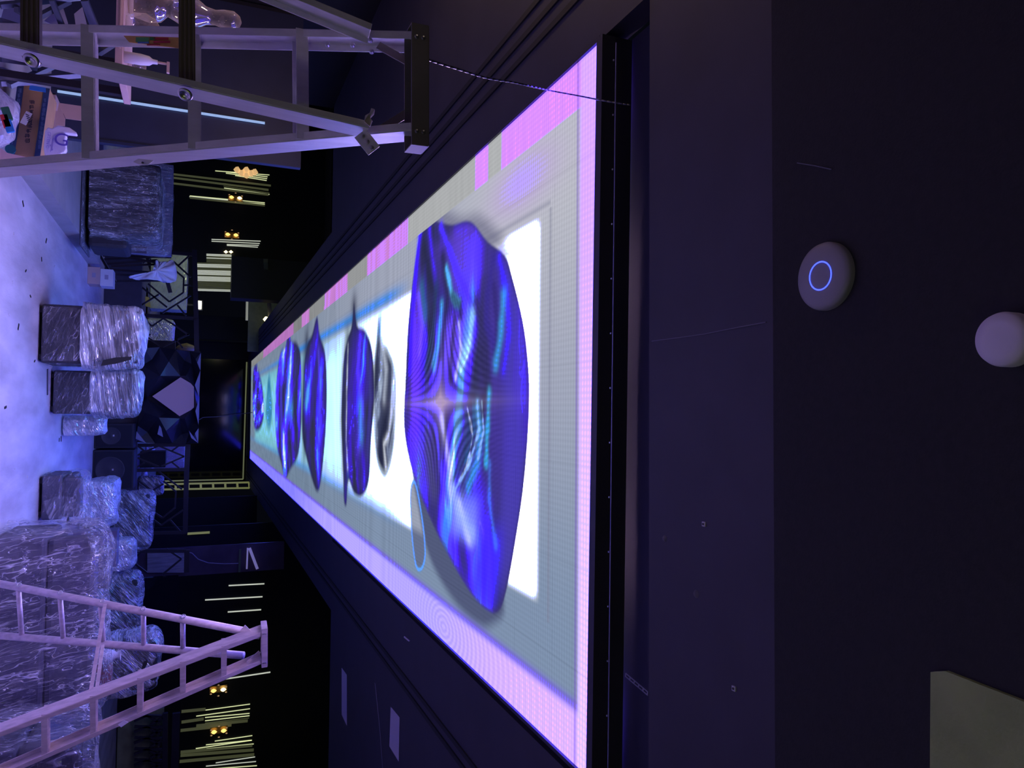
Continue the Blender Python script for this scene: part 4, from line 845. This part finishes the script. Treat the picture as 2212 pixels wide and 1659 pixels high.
# faceted booth
BY = 14.75
bt = thing('dj_booth', (PY(350, 856, BY).x, 14.95, .60), 'black faceted polygonal booth front with a pinkish diamond panel', 'booth')
tag(bt)
rows = [[(296, 752), (330, 750), (365, 752), (400, 757), (434, 762)], [(300, 800), (347, 812), (388, 812), (408, 790), (432, 800)], [(298, 850), (322, 846), (350, 842), (424, 842), (431, 856)], [(294, 905), (322, 868), (352, 872), (424, 880), (430, 905)], [(290, 955), (344, 902), (386, 902), (410, 930), (428, 958)]]
rows = [[(311, 752), (345, 750), (380, 755), (410, 760), (434, 762)],
        [(306, 790), (346, 812), (389, 812), (414, 786), (432, 800)],
        [(304, 830), (318, 858), (388, 818), (418, 834), (431, 857)],
        [(300, 880), (318, 862), (384, 896), (418, 882), (430, 905)],
        [(298, 920), (343, 902), (388, 904), (408, 934), (429, 925)],
        [(293, 955), (335, 958), (372, 957), (402, 958), (428, 958)]]
dep = [[0, .06, 0, .08, 0], [.02, -.22, -.12, .10, -.04], [0, -.02, -.05, -.05, .02], [.03, -.02, -.05, -.05, -.08], [0, -.20, -.12, .08, -.02], [0, .05, .02, .08, 0]]
V_ = []; F_ = []
for r, dr in zip(rows, dep):
    for (a, b), d_ in zip(r, dr): V_.append(PY(a, b, BY+d_))
for i in range(5):
    for j in range(4):
        a = i*5+j
        if i == 2 and j in (1, 2): continue
        c_ = sum((V_[k] for k in (a, a+1, a+5, a+6)), Vector())/4; c_.y += (-.13 if (i+j) % 2 else .12); V_.append(c_); n_ = len(V_)-1
        F_ += [(a, a+1, n_), (a+1, a+6, n_), (a+6, a+5, n_), (a+5, a, n_)]
g = MB().add(V_, F_)
facet = mat('black_gloss_facets', (.020, .020, .030), .42, var=.1, spec=.5, coat=.12)
g.build('faceted_front', facet, bt)
lo_, hi_ = PY(293, 955, 15), PY(434, 757, 15)
MB().box((hi_.x+.02, 14.98, .60), (lo_.x-.02, 15.2, PY(431, 850, 15).z)).build('carcass', blackmetal, bt)
MB().prism([PY(a, b, 14.66) for a, b in ((329, 856), (390, 815), (412, 828), (419, 836), (419, 880), (412, 886), (388, 899))], (0, .05, 0)).build('diamond_panel', mat('pink_panel', (.80, .50, .42), .6), bt)
spm = mat('painted_lit_facet', (.30, .30, .42), .35)  # paler copy of the facet colour, caught light painted in
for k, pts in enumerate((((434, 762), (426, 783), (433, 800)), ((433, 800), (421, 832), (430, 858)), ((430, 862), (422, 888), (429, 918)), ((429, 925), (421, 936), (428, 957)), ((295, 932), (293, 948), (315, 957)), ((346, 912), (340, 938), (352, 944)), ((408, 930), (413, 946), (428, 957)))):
    MB().prism([PY(a, b, 14.6) for a, b in pts], (0, .03, 0)).build('facet_glint', spm, bt)
def speaker(label, px0, px1, py0, py1, y, d=.55):
    x0, x1, za, zb = ex(px0, px1, py0, py1, y); za = 0
    t = thing('speaker', ((x0+x1)/2, y+d/2, 0), label, 'speaker')
    MB().box((x0, y, 0), (x1, y+d, zb)).build('cabinet', mat('speaker_black', (.030, .028, .034), .7, bump=.3, bscale=200), t, bevel=.012)
    MB().box((x0+.03, y-.012, .03), (x1-.03, y+.002, zb-.03)).build('grille', mat('speaker_grille', (.024, .023, .028), .75, bump=.6, bscale=300), t, bevel=.008)
    c_ = Vector(((x0+x1)/2, y-.012, zb*.42)); r_ = min(x1-x0, zb)*.36
    MB().lathe(c_, [(r_, .0), (r_*.96, .006), (r_*.9, .001), (r_*.3, .001), (r_*.12, .008), (.0001, .010)], 36, (0, -1, 0)).build('cone', mat('speaker_cone', (.04, .038, .045), .55), t, smooth=True)
    MB().box((c_.x-.02, y-.022, zb*.47), (c_.x+.01, y-.012, zb*.51)).build('badge', steel, t)
speaker('black bass speaker on the floor below the booth, the right one', 205, 289, 972, 1058, 14.2)
speaker('black bass speaker on the floor below the booth, half hidden by film', 226, 289, 915, 968, 14.3)
x0, x1, za, zb = ex(232, 291, 610, 660, 15.0)
# boxes on the stage seen through the railings
gb = mat('green_lit_board', (.42, .47, .36), .6, var=.15, scale=6)  # green hall light is put into the board colour
def stage_box(label, px0, px1, py0, py1, y, m_, film=None, seed=0, name='stage_carton'):
    x0, x1, za, zb = ex(px0, px1, py0, py1, y); t = thing(name, ((x0+x1)/2, y+.25, .60), label, 'box')
    MB().box((x0, y, .60), (x1, y+.5, zb)).build('body', m_, t, bevel=.01)
    if film: wrap(t, (x0-.01, y-.02, .62), (x1+.01, y+.52, zb+.01), film, .03, seed, 16, puff=.005)
stage_box('pale green-lit carton behind the left stage railing', 318, 404, 548, 668, 17.6, gb, filmB, 141)
stage_box('pale green-lit film-wrapped pack behind the railing beside the booth', 315, 373, 690, 752, 17.0, mat('green_lit_pack', (.55, .60, .44), .5), filmM, 151)  # pack colour carries the green hall light as well
stage_box('pinkish board standing behind the left stage railing', 296, 308, 615, 740, 16.4, mat('pink_board', (.62, .48, .56), .7))
stage_box('lavender wrapped pack behind the short railing right of the booth', 296, 330, 962, 1012, 17.5, fabric_l, filmM, 161)
stage_box('striped pale wrapped roll behind the short railing', 360, 398, 962, 1011, 18.4, mat('rose_grey', (.34, .28, .34), .6), filmV, 171)
stage_box('black case between the wrapped packs behind the short railing', 328, 358, 975, 1010, 15.9, rubber)
stage_box('lavender pack on the stage right of the speakers', 286, 312, 1022, 1070, 16.4, fabric_l, filmM, 181)
stage_box('small dark wrapped seat behind the right stage railing', 312, 350, 1032, 1070, 15.5, darkup, filmC, 191)
tag(MB().obox(PY(318, 652, 16.2), Vector((.10, 0, .02)), Vector((0, .02, 0)), Vector((.01, 0, .05))).build('yellow_tag', mat('yellow_paper', (.55, .46, .12), .6)), 'small yellow scrap resting on the pinkish board', 'scrap')
q = PY(403, 752, 15.9); tag(MB().box((q.x-.12, 15.8, .6), (q.x+.12, 16.0, q.z-.2)).build('black_pedestal', blackmetal), 'slim black pedestal under the amber vase behind the railing', 'pedestal'); tag(MB().lathe(q, [(.0001, -.2), (.07, -.12), (.1, 0), (.06, .12), (.0001, .18)], 16).build('amber_vase', mat('amber_vase_m', (.45, .33, .12), .4), smooth=True), 'amber coloured vase behind the railing just left of the booth', 'vase')

# ------------------------------------------------------------------ far hall details
CNT = {}
def glow_streak(px0, px1, py0, py1, y, m_, wd, label, group, name='light_streak'):  # glowing bars stand in for reflections of a slatted wall
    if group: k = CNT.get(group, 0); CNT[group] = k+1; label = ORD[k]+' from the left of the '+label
    o = MB().bar(PY(px0, py0, y), PY(px1, py1, y), wd, wd*.6, side=(1, 0, 0)).build(name, m_); return tag(o, label, 'streak', group)
yl = mat('pale_lime_glow', (.5, .5, .3), .5, emit=(.74, .80, .42), estr=.9); wl = mat('pale_white_glow', (.5, .5, .5), .5, emit=(.80, .85, .70), estr=.62); ol = mat('dim_olive_glow', (.2, .2, .1), .5, emit=(.30, .33, .15), estr=.14)
LY = 22.97
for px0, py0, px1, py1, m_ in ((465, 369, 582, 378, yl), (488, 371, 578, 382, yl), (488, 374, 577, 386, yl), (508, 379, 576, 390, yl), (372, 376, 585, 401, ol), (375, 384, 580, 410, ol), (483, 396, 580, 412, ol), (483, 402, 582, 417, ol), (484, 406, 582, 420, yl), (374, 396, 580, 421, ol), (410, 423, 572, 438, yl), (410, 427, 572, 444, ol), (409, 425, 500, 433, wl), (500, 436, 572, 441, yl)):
    glow_streak(px0, px1, py0, py1, LY+.004*(py0 % 3), m_, .05 if px0 < 420 and m_ == ol else .020, 'upright lime-white light lines at the far left', 'upright light lines at the far left')
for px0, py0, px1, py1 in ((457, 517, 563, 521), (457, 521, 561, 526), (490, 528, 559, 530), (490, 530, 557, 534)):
    glow_streak(px0, px1, py0, py1, LY, wl, .022, 'four cold white light lines beside the dark column', 'cold white light lines left of the slatted window')
RYl = 19.98
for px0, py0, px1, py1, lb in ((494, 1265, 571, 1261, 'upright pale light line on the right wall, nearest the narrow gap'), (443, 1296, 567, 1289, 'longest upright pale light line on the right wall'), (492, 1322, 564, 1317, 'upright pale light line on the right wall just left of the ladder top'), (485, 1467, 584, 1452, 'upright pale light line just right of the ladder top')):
    glow_streak(px0, px1, py0, py1, RYl, wl, .028, lb, None)
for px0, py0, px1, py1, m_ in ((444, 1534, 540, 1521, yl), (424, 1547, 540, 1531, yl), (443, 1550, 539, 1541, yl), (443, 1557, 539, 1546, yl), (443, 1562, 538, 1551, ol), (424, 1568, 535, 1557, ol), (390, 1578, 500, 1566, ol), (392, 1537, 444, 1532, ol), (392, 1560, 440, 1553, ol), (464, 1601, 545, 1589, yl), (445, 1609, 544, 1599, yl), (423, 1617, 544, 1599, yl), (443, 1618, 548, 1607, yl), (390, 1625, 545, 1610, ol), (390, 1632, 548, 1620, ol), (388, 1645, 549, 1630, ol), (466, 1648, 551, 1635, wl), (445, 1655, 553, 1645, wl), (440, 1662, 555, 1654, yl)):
    glow_streak(px0, px1, py0, py1, RYl, m_, .06 if px0 < 430 and m_ == ol else .018, 'upright lime-white light lines at the far right', 'upright light lines at the far right')
# slatted lit window
sw = thing('slatted_window', PY(460, 590, 22.98), 'brightly lit window of upright pale slats at the left rear', 'window'); sw.location.z = PY(425, 590, 22.98).z
for k in range(30):
    py = 549+k*2.7; p0 = 446 if py < 567 else 425
    bright = wl if k % 5 not in (2,) else ol
    if 559 < py < 566 or 576 < py < 583 or 610 < py < 620: bright = ol; 
    MB().bar(PY(p0, py, 22.98), PY(500-(py-550)*.03, py+2, 22.98), .02, .02, side=(1, 0, 0)).build('slat', bright, sw)
# glittering sconces
gold = mat('gold_glow', (.6, .4, .1), .3, emit=(1, .62, .16), estr=1.6); warmw = mat('warm_white_glow', (.6, .5, .3), .3, emit=(1, .85, .45), estr=2.4); cry = mat('amber_crystal', (.55, .38, .2), .2, emit=(.8, .5, .25), estr=.35)
def sconce(px, py, y, label, dim=False):
    q = PY(px, py, y); t = thing('wall_sconce', q, label, 'lamp')
    MB().box((q.x-.08, y+.08, q.z-.2), (q.x+.08, y+.12, q.z+.2)).build('back_plate', mat('sconce_brass', (.35, .22, .08), .35, metal=.8), t)
    for s, m_ in ((-.11, gold), (.11, warmw if not dim else gold)):
        MB().lathe(q+Vector((0, 0, s)), [(.0001, -.07), (.035, -.04), (.05, 0), (.03, .04), (.0001, .07)], 7).build('crystal_shade', m_, t)
    for k in range(6):
        a_ = k*1.05; MB().lathe(q+Vector((math.cos(a_)*.13, -.02, math.sin(a_)*.2)), [(.0001, -.03), (.018, 0), (.0001, .03)], 6).build('crystal_drop', cry, t)
sconce(509, 427, 22.87, 'gold crystal wall sconce amid the light lines at the far left')
sconce(501, 507, 22.87, 'gold crystal wall sconce on the bare dark wall beside the cold white lines', True)
sconce(472, 1491, 19.87, 'gold crystal wall sconce just past the small ladder on the right wall')
sconce(473, 1580, 19.87, 'amber crystal wall sconce between the lime light lines on the right wall', True)
q = PY(528, 369, 22.86); t = thing('hanging_chandelier', q, 'amber glass chandelier lamp at the far left top of the light lines', 'lamp')
for k, (dz, dx) in enumerate(((-.2, 0), (-.08, .08), (.05, .12), (.18, .05), (.05, -.03), (.28, .0))):
    MB().lathe(q+Vector((dx, 0, dz)), [(.0001, -.10), (.08, -.04), (.1, .03), (.0001, .1)], 9).build('glass_shade', mat('amber_glow', (.6, .4, .25), .3, emit=(.85, .52, .22), estr=.75), t)
for px, lb in ((488, 'small pale spot lamp beside the slatted window, lower'), (499, 'small pale spot lamp beside the slatted window, upper')):
    tag(MB().lathe(PY(px, 544, 22.93), [(.0001, -.06), (.05, 0), (.0001, .06)], 12).build('spot_lamp', warmw), lb, 'lamp')
x0, x1, za, zb = ex(421, 435, 650, 667, 21.0)
sq = thing('square_work_light', ((x0+x1)/2, 21.1, za), 'bright square work light glowing above the railing left of the booth', 'lamp')
MB().box((x0, 21.0, za), (x1, 21.05, zb)).build('lens', mat('work_light_lens', (.8, .8, .6), .4, emit=(1, 1, .78), estr=9), sq); MB().box((x0-.03, 21.05, za-.03), (x1+.03, 21.15, zb+.03)).build('housing', blackmetal, sq); MB().box(((x0+x1)/2-.02, 21.09, .6), ((x0+x1)/2+.02, 21.13, za)).build('pole', blackmetal, sq)
# dark columns and boxes on the left hall wall
x0, x1, za, zb = ex(500, 572, 556, 645, 22.3)
tag(MB().box((x0, 22.3, za), (x1, 22.95, 4.9)).build('hanging_cabinet', mat('deep_navy', (.006, .008, .02), .6)), 'large black cabinet hung above the slatted window', 'cabinet')
x0, x1, za, zb = ex(300, 420, 630, 770, 26)
x0, x1, za, zb = ex(536, 604, 640, 760, 25.5)
struct(MB().box((x0, 25.5, za), (x1, 25.6, 5.0)).build('wall_bulkhead', mat('grey_green_plaster', (.22, .25, .19), .8, var=.1)))
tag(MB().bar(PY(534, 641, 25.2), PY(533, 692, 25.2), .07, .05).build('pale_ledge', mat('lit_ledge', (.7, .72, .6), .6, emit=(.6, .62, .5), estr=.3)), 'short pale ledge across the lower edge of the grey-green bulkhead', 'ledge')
tag(MB().bar(PY(574, 563, 22), PY(585, 700, 25.3), .12, .12).build('ceiling_pipe', mat('olive_pipe', (.16, .18, .12), .5)), 'olive grey pipe running below the high ceiling at the left rear', 'pipe')
tag(MB().lathe(PY(575, 690, 24.8), [(.0001, -.10), (.09, -.03), (.09, .03), (.0001, .1)], 18).build('round_lamp', warmw), 'small round pale lamp at the end of the olive pipe', 'lamp')
# lit scaffold-like frame at right of the mirror
lt_ = thing('lattice_mast', PY(410, 1050, 28.5), 'upright yellow-green lattice mast beside the far black mirror', 'mast'); lt_.location.z = 0
mm = mat('yellow_green_glow_metal', (.42, .44, .14), .6, emit=(.42, .45, .14), estr=.3)  # glow stands in for yellow light falling on the frame
a0, a1 = PY(352, 1046, 28.5), PY(538, 1042, 28.5); b0, b1 = PY(352, 1057, 28.5), PY(539, 1054, 28.5)
MB().bar(Vector((a0.x, 28.5, 0)), a1, .06, .05).build('upright', mm, lt_); MB().bar(Vector((b0.x, 28.5, 0)), b1, .06, .05).build('upright', mm, lt_)
for k in range(8): MB().bar(a0.lerp(a1, k/7), b0.lerp(b1, k/7), .07, .04).build('cross_piece', mm, lt_)
tag(MB().bar(PY(405, 1153, 19.98), PY(453, 1150, 19.98), .05, .05).build('yellow_rod', mm), 'short yellow-green rod by the dark wall right of the stage', 'rod')
# gap with lavender wall and leaning white board
mirror_gap = thing('doorway_mirror', PY(430, 1212, 15.6), 'narrow reflective glass pane right of the stage showing a dim mauve room', 'glass'); mirror_gap.location.z = 0
x0, x1, za, zb = ex(292, 556, 1186, 1237, 16.2)
MB().box((x0-.05, 16.2, 0), (x1+.05, 16.24, 3.3)).build('pane', mat('mauve_glass', (.085, .065, .10), .25, var=.2, scale=2), mirror_gap)
MB().prism([PY(a, b, 16.15) for a, b in ((318, 1186), (398, 1186), (398, 1237), (318, 1237))], (0, .03, 0)).build('reflection_board', mat('greyish_board', (.30, .29, .33), .6, var=.25, scale=3, stretch=(9, 9, 1)), mirror_gap)
MB().bar(PY(519, 1186, 16.1), PY(517, 1236, 16.1), .04, .02).build('green_edge', mat('green_edge_m', (.12, .17, .08), .5), mirror_gap)
MB().bar(PY(535, 1184, 16.1), PY(533, 1229, 16.1), .03, .03).bar(PY(539, 1184, 16.1), PY(556, 1229, 16.1), .055, .03).build('white_frame', mat('lavender_white', (.6, .56, .8), .6, emit=(.45, .4, .8), estr=.25), mirror_gap)
tag(MB().path([PY(a, b, 16.0) for a, b in ((404, 1192), (415, 1195), (428, 1208), (450, 1216), (485, 1218), (515, 1217))], .009).build('wire', mat('wire_grey', (.3, .27, .33), .5)), 'thin loose wire in front of the narrow mauve pane', 'wire')
tag(MB().path([PY(a, b, 29.5) for a, b in ((430, 907), (438, 902), (450, 901), (470, 900), (500, 896), (530, 893))]+[PZ(545, 891, H-.05)], .012).build('wire', MATS['wire_grey']), 'thin pale wire sagging from the booth towards the far screen end', 'wire')
# dark wall slabs on the right
wp = thing('wall_slab', (PY(430, 1260, 13.8).x+1.3, 14, 0), 'glossy black wall slab right of the narrow pane', 'panel')
e0 = PY(430, 1241, 14.0).x
MB().box((e0, 14.0, 0), (e0+1.6, 14.1, 1.35)).build('lower_slab', glossblack, wp)
e1 = PY(430, 1185, 15.9).x
MB().box((PY(430, 1075, 24).x, 24.0, 0), (PY(430, 1178, 24).x, 24.1, 3.3)).build('rear_slab', blackwall, wp)
# lattice screen at the lower right
gl_ = mat('dim_green_board', (.13, .15, .07), .6, var=.3, scale=5)
t = thing('lattice_screen', (PY(330, 1640, 12).x, 12, 0), 'black lattice screen with dim green behind at the lower right', 'screen')
x0, x1, za, zb = ex(286, 352, 1540, 1690, 12)
MB().box((x0, 12.1, za-.2), (x1+.3, 12.14, zb)).build('backing', gl_, t)
g = MB()
for k in range(6):
    py = 1545+k*24
    for l in ([(290, py), (352, py+2)], [(290, py+12), (318, py), (345, py+16)], [(325, py+20), (350, py+6)]):
        for a, b in zip(l, l[1:]): g.bar(PY(*a, 12), PY(*b, 12), .04, .03, side=(0, 1, 0))
g.build('lattice', blackmetal, t)
MB().bar(PY(381, 1540, 12), PY(376, 1700, 12), .10, .06).bar(PY(357, 1540, 12), PY(356, 1700, 12), .07, .06).build('top_rail', blackmetal, t)
